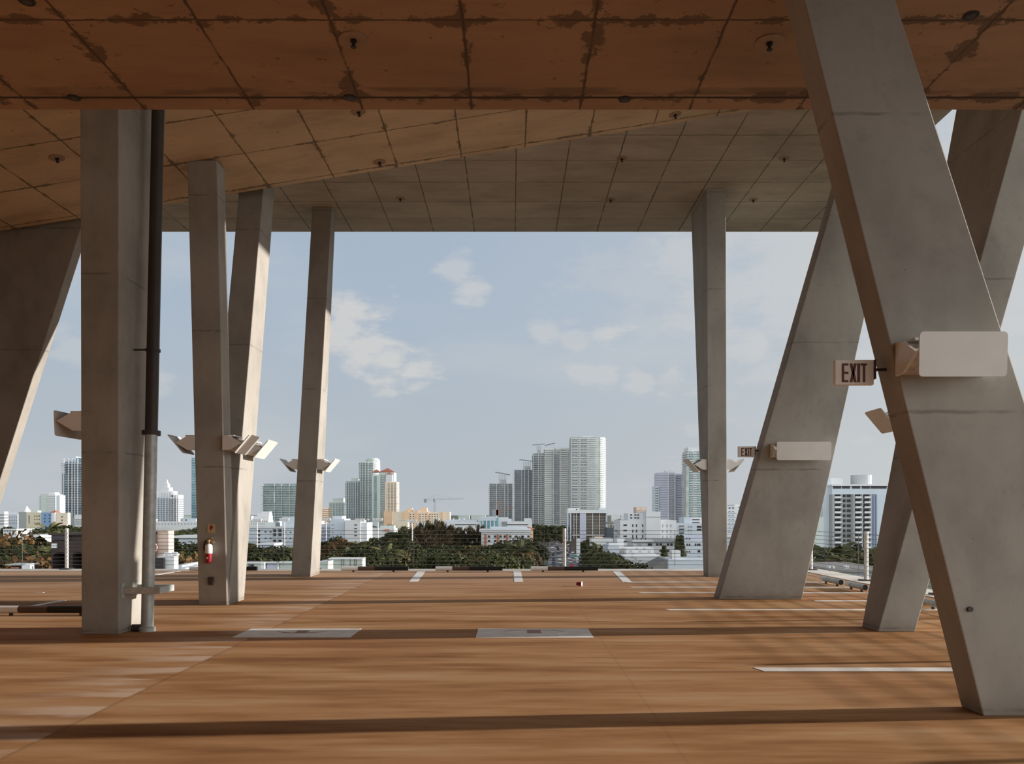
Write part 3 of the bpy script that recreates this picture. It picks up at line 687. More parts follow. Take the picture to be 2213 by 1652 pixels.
b.box('base', 25, 62, 1223, None, 'brown brick', 0, 1.5); b.box('red_trim', 26, 44, 1226, 1229, 'red roof', -0.2, 0); b.box('roof', 18, 62, 1219.5, 1221.5, 'pale green wall', -0.5, 1.6); b.box('white_fence', 56, 74, 1221, None, 'white wall', -0.6, 0.0)
# --- towers between the left columns
b = Bld('white_tower', 'white stepped tower with a pointed crown right of the drain pipe', 'building', 1350, 361)
b.box('tower_body', 339, 367, 1075, None, 'pale blue wall', 0, 26); b.box('right_wing', 367, 384, 1070, None, 'white wall', 2, 24)
b.box('upper_tier', 344, 372, 1062, 1075, 'white wall', 2, 22); b.box('third_tier', 347, 363, 1054, 1062, 'white wall', 4, 20)
b.box('crown', 351, 359, 1046, 1054, 'white wall', 6, 16); b.hip('spire', 352, 357, 1035, 1046, 'white wall', 8, 14)
b.floors('floor_band', 339, 384, 1076, 1138, 15, 'slate glass', -0.8, 25.5, 0.36, 0.3)
b.piers('pier', rng(341,382,8), 1064, 1138, 1.2, 'white wall', -1.6, -0.5)
b = Bld('glass_tower', 'slim teal glass tower half hidden by the extinguisher column', 'building', 1400, 428)
b.box('tower_body', 414, 444, 990, None, 'teal glass', 0, 26); b.floors('balcony', 413.5, 444, 992, 1130, 40, 'pale blue wall', -1.5, 26, 0.25)
b = Bld('low_building', 'row of low white buildings right of the drain pipe', 'building', 520, 385)
b.box('wall', 330, 434, 1128, None, 'white wall', 0, 16); b.box('upper_storey', 388, 420, 1121, 1128, 'pale blue wall', 3, 14); b.wins(rng(392,402,2), (1124.5,), 3.5, 2.5); b.wins(rng(336,428,14), (1133,), 3, 2, 'grey glass')
b = Bld('condo_block', 'wide green glass condo slab left of the slim dark column', 'building', 1000, 603)
b.box('slab_body', 569, 650, 1046, None, 'grey green glass', 0, 24); b.floors('balcony', 564, 650, 1047, 1128, 16, 'balcony grey', -1.6, 24, 0.22, 0.2)
b.floors('end_balcony', 563, 569, 1047, 1112, 13, 'white wall', -2, 12, 0.3); b.piers('pier', (569, 594, 609, 626), 1047, 1130, 0.9, 'pale green wall', -2.0, -1.0)
b.piers('white_stripe', (594,), 1065, 1087, 2.0, 'white wall', -2.2, -1.5)
for q in (('stepped white apartments climbing behind the V column', 700, 553, ((540,580,1124),(546,580,1116),(553,580,1110),(560,580,1106))),):
    b = Bld('apartment_block', q[0], 'building', q[1], q[2])
    for k, (a, c, y) in enumerate(q[3]): b.box('terrace', a, c-0.6*k, y, None, 'white wall', 2.0*k, 14-0.5*k)
    b.wins(rng(544,576,8), (1128,1133), 2, 2, 'grey glass')
b = Bld('apartment_block', 'white four-storey apartments with dark windows left of the slim dark column', 'building', 330, 590)
b.box('wall', 536, 660, 1141, None, 'pale blue wall', 0, 16); b.box('roof_slab', 534, 662, 1139, 1141.5, 'white wall', -0.8, 16.5); b.box('stair_head', 604, 636, 1118, 1141, 'pale blue wall', 4, 14)
b.box('lift_head', 564, 587, 1130, 1141, 'pale green wall', 5, 12)
b.wins((560,), (1148,1157,1166,1173), 4, 5); b.wins(rng(574,585,2), (1150,1164), 4.5, 2.5); b.wins((594,605), (1147.5,1156,1170), 6, 6); b.wins((617,628), (1151,1164), 3.5, 2.5)
b.piers('pier', (589,599.5,612), 1141, 1178, 1.2, 'white wall', -0.8, 0.0)
b = Bld('low_building', 'low lavender annex with a flat roof in front of the white apartments', 'building', 250, 577)
b.box('wall', 560, 592, 1178, None, 'lavender wall', 0, 9); b.box('roof', 558, 594, 1175, 1178, 'white wall', -0.5, 9.5)
b = Bld('peach_tower', 'peach building peeping right of the slim dark column', 'building', 900, 703)
b.box('wall', 692, 710, 1098, None, 'light peach wall', 0, 18); b.floors('floor_band', 692, 710, 1099, 1128, 7, 'red roof', -0.4, 17, 0.3, 0)
b = Bld('apartment_tower', 'short pale green tower at the left of the skyline cluster', 'building', 1250, 729)
b.box('tower_body', 711, 746, 1086, None, 'pale green wall', 0, 22); b.box('roof_tier', 718, 741, 1077, 1086, 'pale green wall', 4, 18)
b.floors('floor_band', 711, 746, 1087, 1130, 11, 'grey green glass', -0.5, 21.5, 0.4, 0.1); b.piers('pier', rng(713,744,6), 1086, 1130, 1.6, 'pale green wall', -0.9, -0.2)
b = Bld('apartment_tower', 'mid-height blue-grey tower left of the round-topped tower', 'building', 1220, 761)
b.box('tower_body', 747, 776, 1040, None, 'pale blue wall', 0, 24); b.box('roof_tier', 758, 773, 1034, 1040, 'pale green wall', 4, 18)
b.floors('balcony', 746, 776, 1042, 1135, 26, 'slate glass', -1.0, 23, 0.42, 0.1); b.piers('pier', rng(749,774,6), 1040, 1135, 1.5, 'pale green wall', -1.8, -0.6)
b = Bld('round_top_tower', 'tall pale tower with a rounded glassy top in the left skyline', 'building', 1200, 797)
b.box('tower_body', 777, 806, 998, None, 'pale green wall', 0, 26); b.cyl('round_bay', 788, 818, 993, None, 'silver glass', 12); b.cyl('crown', 791, 815, 990, 993, 'pale green wall', 12)
b.floors('balcony', 776, 806, 1000, 1138, 38, 'slate glass', -1.0, 25, 0.40, 0.3); 
me = MB().tube((0,0,0),(0,0,1.0), (b.X(818)-b.X(788))/2+0.6, seg=24).mesh('ring_balcony', M['white wall'])
for k in range(36): inst(me, 'ring_balcony', b.t, ((b.X(788)+b.X(818))/2, 12, b.Z(1135)+k*(b.Z(996)-b.Z(1135))/36))
b.piers('pier', (779,784,790,796), 998, 1138, 1.4, 'pale green wall', -1.8, -0.8)
b = Bld('red_roof_tower', 'cream tower with red pyramid roofs in the left skyline', 'building', 1150, 832)
b.box('tower_body', 818, 851, 1021, None, 'pale green wall', 2, 26); b.box('left_shaft', 804, 822, 1026, None, 'pale green wall', 0, 22); b.box('right_wing', 833, 858, 1042, None, 'light peach wall', -4, 22)
b.hip('pyramid_roof', 820, 850, 1011, 1020, 'red roof', 2, 24); b.hip('small_roof', 834, 848, 1021.5, 1026, 'red roof', -4, 6); b.hip('left_roof', 804, 820, 1014, 1021, 'red roof', 0, 18)
b.box('gable_shaft', 835, 848, 1026, 1042, 'white wall', -4, 8)
b.floors('balcony', 836, 858, 1044, 1112, 21, 'slate glass', -4.5, 21, 0.30, 0.0); b.piers('pier', (838,845,852,857.5), 1042, 1125, 2.2, 'light peach wall', -5.2, -4.2)
b.piers('glass_strip', (811,), 1030, 1135, 6.0, 'grey green glass', -0.6, 0.2); b.floors('floor_band', 818, 833, 1026, 1130, 28, 'grey glass', 1.4, 25, 0.35, 0)
b.box('peach_base', 831, 850, 1105, None, 'peach wall', -7, 10)
b = Bld('peach_block', 'long peach apartment row left of the casuarina trees', 'building', 820, 908)
for a, c, y, mm in ((849,872,1106,'cream wall'),(873,884,1104,'peach wall'),(884,898,1107,'light peach wall'),(898,905,1104,'peach wall'),(905,925,1106,'light peach wall'),(925,948,1107,'light peach wall'),(948,972,1107,'cream wall')):
    b.box('wall', a, c, y, None, mm, 0 if mm != 'peach wall' else -1.5, 14)
b.box('roof_house', 880, 890, 1099, 1107, 'peach wall', 3, 10); b.box('roof_house', 909, 922, 1098, 1107, 'peach wall', 3, 10)
b.wins((878,887,893,908,914,920,929,934,940,945), (1112,1117,1122,1127,1132,1137), 2.2, 2.2, 'brown glass'); b.piers('orange_pier', (872,897.5,925,957), 1107, 1150, 2.4, 'peach wall', -1.8, 0)
# --- white blocks before the skyline
b = Bld('parking_block', 'grey layered block right of the slim dark column', 'building', 345, 704)
b.box('wall', 694, 714, 1133, None, 'lavender wall', 0, 14); b.floors('floor_band', 694, 714, 1136, 1176, 5, 'grey glass', -0.3, 13, 0.3, 0.0)
b = Bld('blank_block', 'windowless bluish white block in the left middle ground', 'building', 330, 729)
b.box('wall', 713.5, 744.5, 1122, None, 'pale blue wall', 0, 12); b.box('stair_head', 716, 737, 1116, 1122, 'pale blue wall', 2, 10); b.wins((719,), (1135,1143,1151,1159,1167), 5, 1)
b = Bld('white_block', 'white block with slit windows in the left middle ground', 'building', 325, 768)
b.box('wall', 745, 778, 1125, None, 'white wall', 0, 14); b.box('right_wing', 778, 792, 1130, None, 'white wall', 1, 14); b.wins((768.5,), (1135,1143,1150,1158), 5.5, 2.4); b.wins((781,788), (1140,1148,1156), 3, 2, 'pale blue wall')
b.box('roof_plant', 765, 790, 1122.5, 1125.2, 'grey roof', 4, 9)
b = Bld('low_building', 'low white houses with red tiles before the peach apartments', 'building', 480, 820)
b.box('wall', 792, 852, 1142, None, 'white wall', 0, 14); b.box('upper_storey', 820, 850, 1137, 1142, 'pale green wall', 2, 10); b.hip('tile_roof', 831, 842, 1141, 1147, 'terracotta', -2, 8); b.wins(rng(796,826,6), (1147,), 3, 2, 'grey glass')
b = Bld('civic_building', 'long white civic building with a glass entrance bay', 'building', 420, 1053)
b.box('wall', 958, 1150, 1128, None, 'white wall', 0, 20); b.box('left_wing', 960, 1031, 1124, 1128, 'pale blue wall', 3, 18); b.box('glass_bay', 1041, 1076, 1119, None, 'teal glass', -1.5, 16)
b.box('bay_head', 1039, 1073, 1117, 1126, 'pale blue wall', -2, 16); b.box('roof_block', 1076, 1098, 1119, 1128, 'white wall', 0, 12); b.box('roof_block', 1133, 1149, 1121, 1128, 'white wall', 0, 12); b.box('stair_block', 1098, 1106, 1122, 1128, 'pale blue wall', 2, 12)
b.wins((1006,1118), (1134.5,), 46, 2.2, part='ribbon_window'); b.wins((1090,), (1134,), 12, 12, 'grey glass', 'grille'); b.piers('bay_mullion', (1044,1052,1060,1068), 1126, 1150, 2.4, 'white wall', -1.9, -1.4)
for x in (977, 990, 1030, 1000): b.box('roof_vent', x, x+2.5, 1121, 1124, 'white wall', 5, 7)
b = Bld('school_building', 'white two-tone school with brown brick columns behind the trees', 'building', 310, 1098)
b.box('wall', 1040, 1146, 1148, None, 'white wall', 0, 16); b.box('roof_band', 1036, 1148, 1144.5, 1150, 'white wall', -1, 17); b.box('set_back_storey', 1060, 1140, 1140, 1145, 'pale blue wall', 5, 15)
b.piers('brick_column', (1049,1076,1096), 1155, 1195, 4.5, 'terracotta', -0.6, 0.3); b.wins(rng(1057,1070,2)+rng(1082,1091,2)+rng(1103,1142,4), (1160,1170,1180), 5, 4.5)
b = Bld('tiled_pavilion', 'terracotta roofed pavilion right of the school', 'building', 330, 1137)
b.box('wall', 1128, 1152, 1144, None, 'peach wall', -1.5, 10); b.hip('tile_roof', 1121, 1153, 1138, 1144, 'terracotta', -2, 10); b.wins((1133,1141), (1152,), 4, 8, 'red roof')
# --- skyline centre
def pavilion(b, p0, p1, yt, yb, tilt):
    x0_, x1_, z0, z1 = b.X(p0), b.X(p1), b.Z(yb), b.Z(yt)
    MB().box(x0_+3, x1_-2, 5, 16, z0, z0+(z1-z0)*0.45).build('roof_house', M['white wall'], b.t)
    me = MB().box(-0.35, 0.35, -0.35, 0.35, z0, z1-1).mesh('roof_post', M['balcony grey'])
    for k in range(5): inst(me, 'roof_post', b.t, (x0_+2+(x1_-x0_-4)*k/4, 3, 0))
    dz = tilt
    MB().hexa([(x0_-3,0,z1+dz),(x1_+3,0,z1-dz),(x1_+3,18,z1-dz+1.5),(x0_-3,18,z1+dz+1.5),(x0_-3,0,z1+dz+0.8),(x1_+3,0,z1-dz+0.8),(x1_+3,18,z1-dz+2.3),(x0_-3,18,z1+dz+2.3)]).build('canopy_roof', M['slate glass'], b.t)
b = Bld('dark_tower', 'shortest dark balcony tower left of the twin taller ones', 'building', 1040, 1082)
b.box('tower_body', 1057, 1108, 1046, None, 'grey glass', 0, 24); pavilion(b, 1075, 1097, 1025, 1046, 1.8)
b.floors('balcony', 1056.5, 1108, 1048, 1132, 20, 'balcony grey', -1.6, 24, 0.22); b.piers('pier', (1057.5,1073.5,1091,1098,1107.5), 1045, 1132, 1.2, 'balcony white', -2.2, -1.2)
b = Bld('dark_tower', 'slate tower with a white left edge and roof canopy', 'building', 1020, 1130)
b.box('tower_body', 1111, 1152, 1016, None, 'slate glass', 0, 24); b.box('white_edge', 1108.5, 1112, 1014, None, 'white wall', -1, 22); pavilion(b, 1128, 1150, 997, 1016, 1.2)
b.floors('balcony', 1111, 1152, 1018, 1132, 27, 'balcony grey', -1.2, 24, 0.16, 0.1); b.piers('pier', (1127.5,1134,1142.5,1150.5), 1015, 1132, 1.1, 'balcony white', -1.9, -1.0)
b = Bld('dark_tower', 'tallest of the three dark-balconied towers, with a winged roof canopy', 'building', 1000, 1165)
b.box('tower_body', 1152, 1181, 980, None, 'grey glass', 0, 26); pavilion(b, 1157, 1172, 962, 980, -0.6)
b.floors('balcony', 1151.5, 1180, 982, 1136, 38, 'balcony white', -1.6, 26, 0.30); b.piers('pier', (1152.5,1164,1169), 979, 1136, 1.2, 'balcony white', -2.2, -1.2)
MB().hexa([(b.X(1178),2,b.Z(963)),(b.X(1199),2,b.Z(958)),(b.X(1201),14,b.Z(957)),(b.X(1178),14,b.Z(962)),(b.X(1178),2,b.Z(962)),(b.X(1199),2,b.Z(957)),(b.X(1201),14,b.Z(956)),(b.X(1178),14,b.Z(961))]).build('wing_canopy', M['slate glass'], b.t)
b.piers('canopy_post', (1182,1190,1197), 962, 985, 0.6, 'balcony grey', 4, 5)
b = Bld('grey_tower', 'broad pale grey glass tower left of the tallest tower', 'building', 960, 1208)
b.box('tower_body', 1177, 1238, 972, None, 'silver glass', 0, 26); b.box('parapet', 1176.5, 1197, 970, 973, 'white wall', -1, 24); b.box('parapet', 1200, 1237, 968, 972.5, 'balcony white', -1, 24)
b.floors('balcony', 1177, 1238, 974, 1140, 40, 'balcony grey', -1.0, 26, 0.26, 0.2)
for p0, p1 in ((1177,1192),(1210,1225)): b.floors('glass_rail', p0, p1, 974, 1140, 40, 'balcony white', -1.8, 0, 0.5, 0.0)
b.piers('pier', (1196.5,1211.5,1226), 970, 1140, 1.0, 'balcony white', -2.0, -0.9); b.wins((1200,1205.5), rng(985,1130,30), 3.4, 2.6, 'slate glass', y0=-1.4)
b = Bld('rounded_tower', 'tallest tower of the skyline with a rounded right end', 'building', 920, 1272)
b.box('tower_body', 1234, 1297, 945, None, 'silver glass', 0, 26); b.cyl('round_end', 1262, 1311, 944.5, None, 'silver glass', 13)
b.box('roof_plant', 1258, 1285, 941.5, 945, 'balcony white', 6, 18)
zz0, zz1 = b.Z(1112), b.Z(946); nf = 41; pp = (zz1-zz0)/nf; xa, xb = b.X(1233.5), b.X(1286.5); rr = (b.X(1311)-b.X(1262))/2+1.0
prof = [(xa,-1.2),(xb,-1.2)]
for k in range(13):
    a = -PI/2+PI*k/12; prof.append((xb+rr*math.cos(a)*0.98, 13+(rr+0.0)*math.sin(a)))
prof += [(xb,26),(xa,26)]
me = MB().prism(prof, 0, pp*0.36, axis='z').mesh('balcony', M['balcony white'])
for k in range(nf): inst(me, 'balcony', b.t, (0,0,zz0+pp*k))
b.piers('pier', (1234.5,1253,1270), 944, 1112, 1.0, 'balcony white', -2.0, -1.0); b.wins((1239,1245,1258,1264), rng(952,1105,24), 4, 2.0, 'slate glass', y0=-1.6, y1=-1.15)
# --- mid-rise with the brown glass grid
b = Bld('office_building', 'white framed office block with brown glass in front of the tallest tower', 'building', 520, 1269)
b.box('glass_body', 1235, 1312, 1106, None, 'brown glass', 1.0, 20); b.box('roof_band', 1226, 1313, 1103, 1109.5, 'white wall', -1.5, 21); b.box('roof_house', 1228, 1253, 1099, 1103, 'white wall', 3, 16); b.box('roof_house', 1295, 1313, 1099, 1103, 'pale blue wall', 3, 16)
b.box('central_shaft', 1253, 1266.5, 1109, None, 'lavender wall', -0.8, 12); b.piers('frame_post', (1226.5,1233,1310.5), 1106, 1170, 3.0, 'lavender wall', -1.2, 2); b.piers('mullion', (1240.5,1246,1281,1296), 1109, 1165, 1.2, 'white wall', 0.2, 1.1)
b.floors('spandrel', 1236, 1309, 1112, 1158, 7, 'balcony grey', 0.4, 1.2, 0.10, 0); b.box('plinth_frame', 1236, 1311, 1156, 1158, 'white wall', -0.6, 1.5); b.wins((1247,), (1102,), 3, 3, y0=2.8, y1=3.1)
b = Bld('podium', 'low white podium with dark blue shopfront right of the street', 'building', 420, 1300)
b.box('wall', 1279, 1325, 1164, None, 'white wall', 0, 12); b.box('upper_storey', 1288, 1304, 1161, 1164, 'light peach wall', 1, 9); b.wins((1284,), (1177,), 9, 5, 'slate glass'); b.box('left_kiosk', 1247, 1254, 1164, None, 'white wall', 0, 5)
b = Bld('green_wall_building', 'dark green planted building with a timber pergola beside the white hotel', 'building', 460, 1322)
b.box('wall', 1312, 1335, 1141, None, 'dark glass', 0, 14); b.box('pergola_roof', 1312, 1341, 1129.5, 1133, 'grey roof', 0, 14); b.piers('pergola_post', (1314,1318,1323,1329,1335), 1131, 1142, 0.9, 'balcony white', 0, 1)
# --- white hotel group
b = Bld('hotel_building', 'white hotel with a sunlit blank shaft right of the street', 'building', 260, 1400)
b.box('left_wing', 1340, 1394, 1125, None, 'white wall', 0, 16); b.box('central_shaft', 1393.5, 1424.5, 1106, None, 'white wall', -2.5, 16); b.box('right_wing', 1424, 1462, 1125, None, 'white wall', 0, 15)
b.box('upper_storey', 1361, 1394, 1110, 1125, 'white wall', 4, 14); b.box('roof_corner', 1424, 1430, 1110, 1125, 'white wall', 4, 12); b.wins((1427,), (1113.5,), 3.5, 3, y0=3.8, y1=4.1)
b.box('shaft_cap', 1393, 1425, 1117, 1118, 'grey wall', -2.8, -2.4)
b.wins((1351,), (1135.5,1147,1159.5,1171,1183), 7.5, 3.4); b.wins((1367.5,1375.5,1389), (1136.5,1148.5,1160), 2.2, 6.5); b.wins((1432,1441,1449.5), (1137,1149,1161), 1.9, 6.5, 'grey wall')
b.wins((1368,1377,1383), (1113.5,1120), 4, 2.6, y0=3.8, y1=4.1); b.floors('side_balcony', 1335, 1340, 1140, 1178, 3, 'grey wall', 0, 8, 0.35, 0)
b = Bld('pale_tower', 'hazy pinkish block peeping over the white hotel', 'building', 700, 1387)
b.box('wall', 1375, 1397, 1096.5, None, 'pink wall', 0, 16); b.wins((1378.5,1389), (1108,), 3, 4, 'red roof'); b.wins((1380,1391), (1100,), 8, 3.5, 'light peach wall')
b = Bld('terrace_house', 'white terraced roofs with small square panels in front of the hotel', 'building', 190, 1400)
b.box('wall', 1317, 1342, 1182, None, 'pale blue wall', 3, 14); b.box('front_wall', 1342, 1423, 1200, None, 'white wall', -6, 6); b.box('stair_wall', 1322, 1345, 1176, None, 'white wall', 6, 12); b.box('mid_wall', 1356, 1416, 1186, None, 'white wall', 2, 10); b.box('left_slab', 1342, 1357, 1167, None, 'white wall', 7, 14)
for (x, y) in ((1379,1187.5),(1396,1187.5),(1366,1193),(1386,1193.5),(1406,1194),(1370,1200)):
    b.wins((x,), (y,), 5, 4, 'balcony grey', 'wall_panel', y0=1.85, y1=2.02)
for (x, y) in ((1360,1211),(1375,1209),(1365,1204.5),(1365,1221),(1360,1226),(1375,1226),(1358,1201.5)):
    b.wins((x,), (y,), 4.5, 4.2, 'balcony grey', 'wall_panel', y0=-6.15, y1=-5.95)
b = Bld('motel_building', 'long low white motel with dark window pairs before the hotel', 'building', 225, 1420)
b.box('wall', 1368, 1462, 1172, None, 'white wall', 0, 12); b.box('flat_roof', 1365, 1464, 1167.5, 1172, 'balcony white', -1.5, 13); b.box('awning', 1412, 1464, 1166, 1171, 'grey wall', -2.5, 2)
b.wins((1402,1407,1420.5,1428,1443.5,1451), (1177.5,), 4.6, 5); b.wins((1382,), (1178,), 9, 6, 'balcony grey', 'shutter'); b.wins((1428,1444,1451), (1191,), 6, 5); b.wins((1427,1436,1447), (1204.5,), 9, 4, 'red roof', 'shop_window')
b = Bld('motel_wing', 'right white motel wing touching the slim pale column', 'building', 215, 1498)
b.box('wall', 1476, 1530, 1168, None, 'pale blue wall', 0, 12); b.box('upper_storey', 1480, 1530, 1158, 1168, 'lavender wall', 5, 12); b.wins((1485,1490), (1178,), 3, 5); b.wins((1503,1508,1512), (1178,), 3.2, 5); b.wins((1484,1490), (1193,), 3.4, 3); b.wins((1510,1511), (1192,1205), 4.5, 4.5); b.wins((1487,), (1205,), 8, 5, 'balcony grey', 'shutter')
b = Bld('gable_house', 'grey gabled roof behind the railing right of centre', 'house', 120, 1424)
gx0, gx1, gz0, gz1 = b.X(1396), b.X(1446), b.Z(1233), b.Z(1209)
MB().prism([(gx0,gz0-1.5),(gx1,gz0-1.5),(gx1,gz1),(gx0,gz0)], 0, 8).build('gable_roof', M['grey roof'], b.t); b.box('white_verge', 1445.5, 1447.5, 1208, None, 'white wall', -0.4, 8.2)
MB().box(gx0, gx1, 0.3, 8, 0, gz0-1.5).build('wall', M['white wall'], b.t)
b = Bld('low_building', 'plain white low wall building under the slim pale column', 'building', 118, 1500)
b.box('wall', 1447.5, 1572, 1211, None, 'pale blue wall', 1, 9); b.box('chimney_block', 1458, 1477, 1192, 1211, 'white wall', 2, 4)
b = Bld('white_flats', 'bluish white flats with dark balconies behind the motel', 'building', 400, 1490)
b.box('wall', 1462, 1530, 1131, None, 'pale blue wall', 0, 16); b.box('roof_house', 1480, 1498, 1119, 1131, 'pale blue wall', 2, 14); b.box('upper_storey', 1498, 1530, 1120, 1131, 'white wall', 4, 14)
b.wins((1473,), (1139,1146.5,1154), 11, 5); b.wins((1511,), (1139,1145.5), 10, 4.5); b.wins((1488,1494), (1139,1147,1156), 3.4, 3.6, 'grey glass'); b.wins((1508,), (1124,1130), 16, 2, y0=3.8, y1=4.1); b.floors('balcony', 1467, 1479, 1134, 1157, 3, 'white wall', -1.5, 0.1, 0.25, 0)
# --- right skyline
b = Bld('white_tower', 'white tower with thin balcony lines left of the slim pale column', 'building', 900, 1448)
b.box('tower_body', 1422, 1459, 1022, None, 'lavender wall', 0, 24); b.box('right_wing', 1459, 1482, 1024, None, 'lavender wall', 2, 24); b.box('left_wing', 1415, 1423, 1051, None, 'pale blue wall', -2, 18); b.box('roof_house', 1440, 1456, 1017, 1023, 'white wall', 4, 18)
b.floors('balcony', 1422, 1482, 1024, 1128, 20, 'grey glass', -0.5, 24, 0.10, 0.2); b.wins((1447,1452,1456), rng(1028,1124,20), 3, 2.8, 'grey glass', y0=-0.7); b.wins((1417,1420.5), rng(1056,1110,11), 2.4, 2.5, 'dark glass', y0=-2.2, y1=-1.9); b.piers('pier', (1444,1458.5), 1022, 1128, 1.6, 'white wall', -1.2, -0.3)
b = Bld('glass_tower', 'tall green-tinged glass tower half behind the slim pale column', 'building', 860, 1500)
b.box('tower_body', 1486, 1530, 975, None, 'silver glass', 0, 26); b.box('crown', 1488, 1530, 967, 975, 'white wall', 2, 24); b.box('left_fin', 1482, 1488, 1010, None, 'silver glass', -2, 18)
b.floors('balcony', 1484, 1530, 978, 1120, 30, 'balcony white', -1.4, 25, 0.34, 0.4); b.wins((1490,1495,1508,1513), rng(980,1116,24), 2.8, 2.6, 'teal glass', y0=-1.7, y1=-1.3)
b = Bld('apartment_block', 'white and blue banded apartments between the right columns', 'building', 420, 1592)
b.box('wall', 1560, 1594, 1094, None, 'white wall', 0, 16); b.box('rear_wing', 1594, 1625, 1091, None, 'white wall', 6, 20); b.wins((1576.5,1584), (1098.5,1107,1115.5,1124,1132.5,1141,1149.5), 4.5, 4, 'slate glass'); b.floors('balcony', 1573, 1590, 1102, 1160, 7, 'pale blue wall', -1.5, 0.1, 0.25, 0)
b.wins((1598,1604,1610), (1097,1105,1113), 3, 4, 'grey glass', y0=5.8, y1=6.1)
b = Bld('low_building', 'bluish white low roofs at the foot of the slim pale column', 'building', 260, 1592)
b.box('wall', 1568, 1640, 1162, None, 'pale blue wall', 0, 12); b.box('parapet', 1566, 1642, 1158, 1162, 'white wall', -0.6, 12.5); b.wins((1585,), (1164.5,), 4, 3)
# --- condo on the right
b = Bld('condo_building', 'grey balconied condo slab between the right-hand columns', 'building', 230, 1840)
b.box('slab_body', 1797, 1930, 1069, None, 'grey wall', 0, 16); b.box('top_storey', 1796.3, 1930, 1051, 1069, 'pale blue wall', -0.6, 16.5); b.box('roof_slab', 1794, 1934, 1047.5, 1051, 'white wall', -1.2, 17)
b.box('roof_house', 1802, 1831, 1033, 1048, 'white wall', 3, 9); b.cyl('tank_house', 1862, 1906, 1025, 1048, 'balcony grey', 7); b.box('left_core', 1784, 1802, 1034, None, 'pale blue wall', 2, 14); b.box('left_wing', 1766, 1788, 1062, None, 'pale blue wall', 6, 18)
b.box('white_end', 1892, 1930, 1069, None, 'pale blue wall', -1.0, 4); b.piers('slat', rng(1880,1890,4), 1070, 1185, 1.6, 'slat blue', -1.0, 0)
b.wins((1807,1826,1848,1869,1888,1905), (1054,), 17, 5, part='ribbon_window', y0=-0.75, y1=-0.5)
rows = rng(1072, 1180, 11)
for px, n in ((1807,11),(1851,11),(1871,11)):
    b.wins((px,), rows, 15, 7, 'window dark', 'balcony_door'); b.wins((px,), [r+3.2 for r in rows], 14, 4.0, 'balcony white', 'balcony_front', y0=-1.5, y1=-1.3)
b.wins((1823,1834), rows, 8, 6, 'window dark'); b.piers('pier', (1798.5,1816,1842,1860,1878.5), 1069, 1185, 1.8, 'balcony grey', -1.3, 0.1)
b.floors('side_balcony', 1770, 1786, 1066, 1185, 12, 'white wall', 4.8, 6.2, 0.3, 0); b.wins((1772,1780), rng(1072,1180,12), 4, 4, 'window dark', y0=5.8, y1=6.1)
b = Bld('pale_wing', 'pale green block end peeping behind the wide slab column', 'building', 200, 1765)
b.box('wall', 1745, 1780, 1118, None, 'pale green wall', 0, 12); b.wins((1761,), rng(1178,1215,5), 2, 3)
b = Bld('low_building', 'low dark roof with vents behind the right railing posts', 'building', 70, 1850)
b.box('wall', 1795, 1930, 1236, None, 'grey wall', 0, 10); b.box('roof_edge', 1790, 1935, 1231, 1236, 'grey roof', -0.5, 10.5)
for x in (1802, 1811, 1838, 1842): b.box('roof_vent', x, x+3, 1225, 1231, 'white wall', 1, 1.6)
# --- trailers and walls just under the deck edge
b = Bld('cargo_container', 'pale green cargo container behind the leftmost wheel stop', 'container', 66, 750)
b.box('body', 711, 782, 1209, None, 'container green', 0, 1.2); b.box('end_frame', 782, 784, 1208, None, 'white wall', -0.1, 1.25); b.box('top_rail', 710, 784, 1207, 1209, 'white wall', -0.1, 1.25)
b.piers('door_bar', (738,743,757,766,770), 1209, 1232, 0.5, 'dark_metal', -0.06, 0.0)
b = Bld('cargo_container', 'small pale container with a peach end, right of the slim dark column', 'container', 62, 705)
b.box('body', 690, 708, 1216, None, 'container green', 0, 1.4); b.box('end_frame', 707, 709.5, 1214.5, None, 'pink wall', 0.02, 1.7); b.box('top_rail', 689, 710, 1213.5, 1216, 'white wall', -0.1, 1.7); b.piers('corner_post', (709,), 1214, 1240, 1.6, 'white wall', -0.1, 0.1)
b = Bld('parapet_wall', 'pale parapet wall with dark scrawl at the foot of the V column', 'wall', 64, 575)
b.box('wall', 528, 568, 1217, None, 'container green', 0, 1.0); b.box('right_panel', 575, 601, 1218.5, None, 'lavender wall', 0.2, 1.0); b.box('tall_panel', 603, 640, 1214, None, 'container green', 0.1, 1.0); b.box('coping', 527, 641, 1216, 1217.5, 'white wall', -0.1, 1.1); b.piers('post', (601.5,), 1216, 1240, 2, 'white wall', -0.1, 0.3)
mb = MB()
def sq(pts):
    for (a, c), (d, e) in zip(pts[:-1], pts[1:]): mb.tube((b.X(a), -0.02, b.Z(c)), (b.X(d), -0.02, b.Z(e)), 0.028, seg=5)
sq([(536,1222),(539,1219.5),(540,1222),(537,1225)]); sq([(541,1225.5),(543,1220),(545,1224),(541.5,1223)]); sq([(546,1225),(546,1220),(549,1221),(546,1223),(550,1225)])
mb.build('scrawl', M['black'], b.t)
b = Bld('concrete_barrier', 'white flared concrete barrier on the parapet wall', 'barrier', 63, 572)
MB().prism([(b.X(565),0),(b.X(577),0),(b.X(573.5),b.Z(1216)),(b.X(566.5),b.Z(1216))], -0.3, 0.0).build('barrier_body', M['white wall'], b.t)
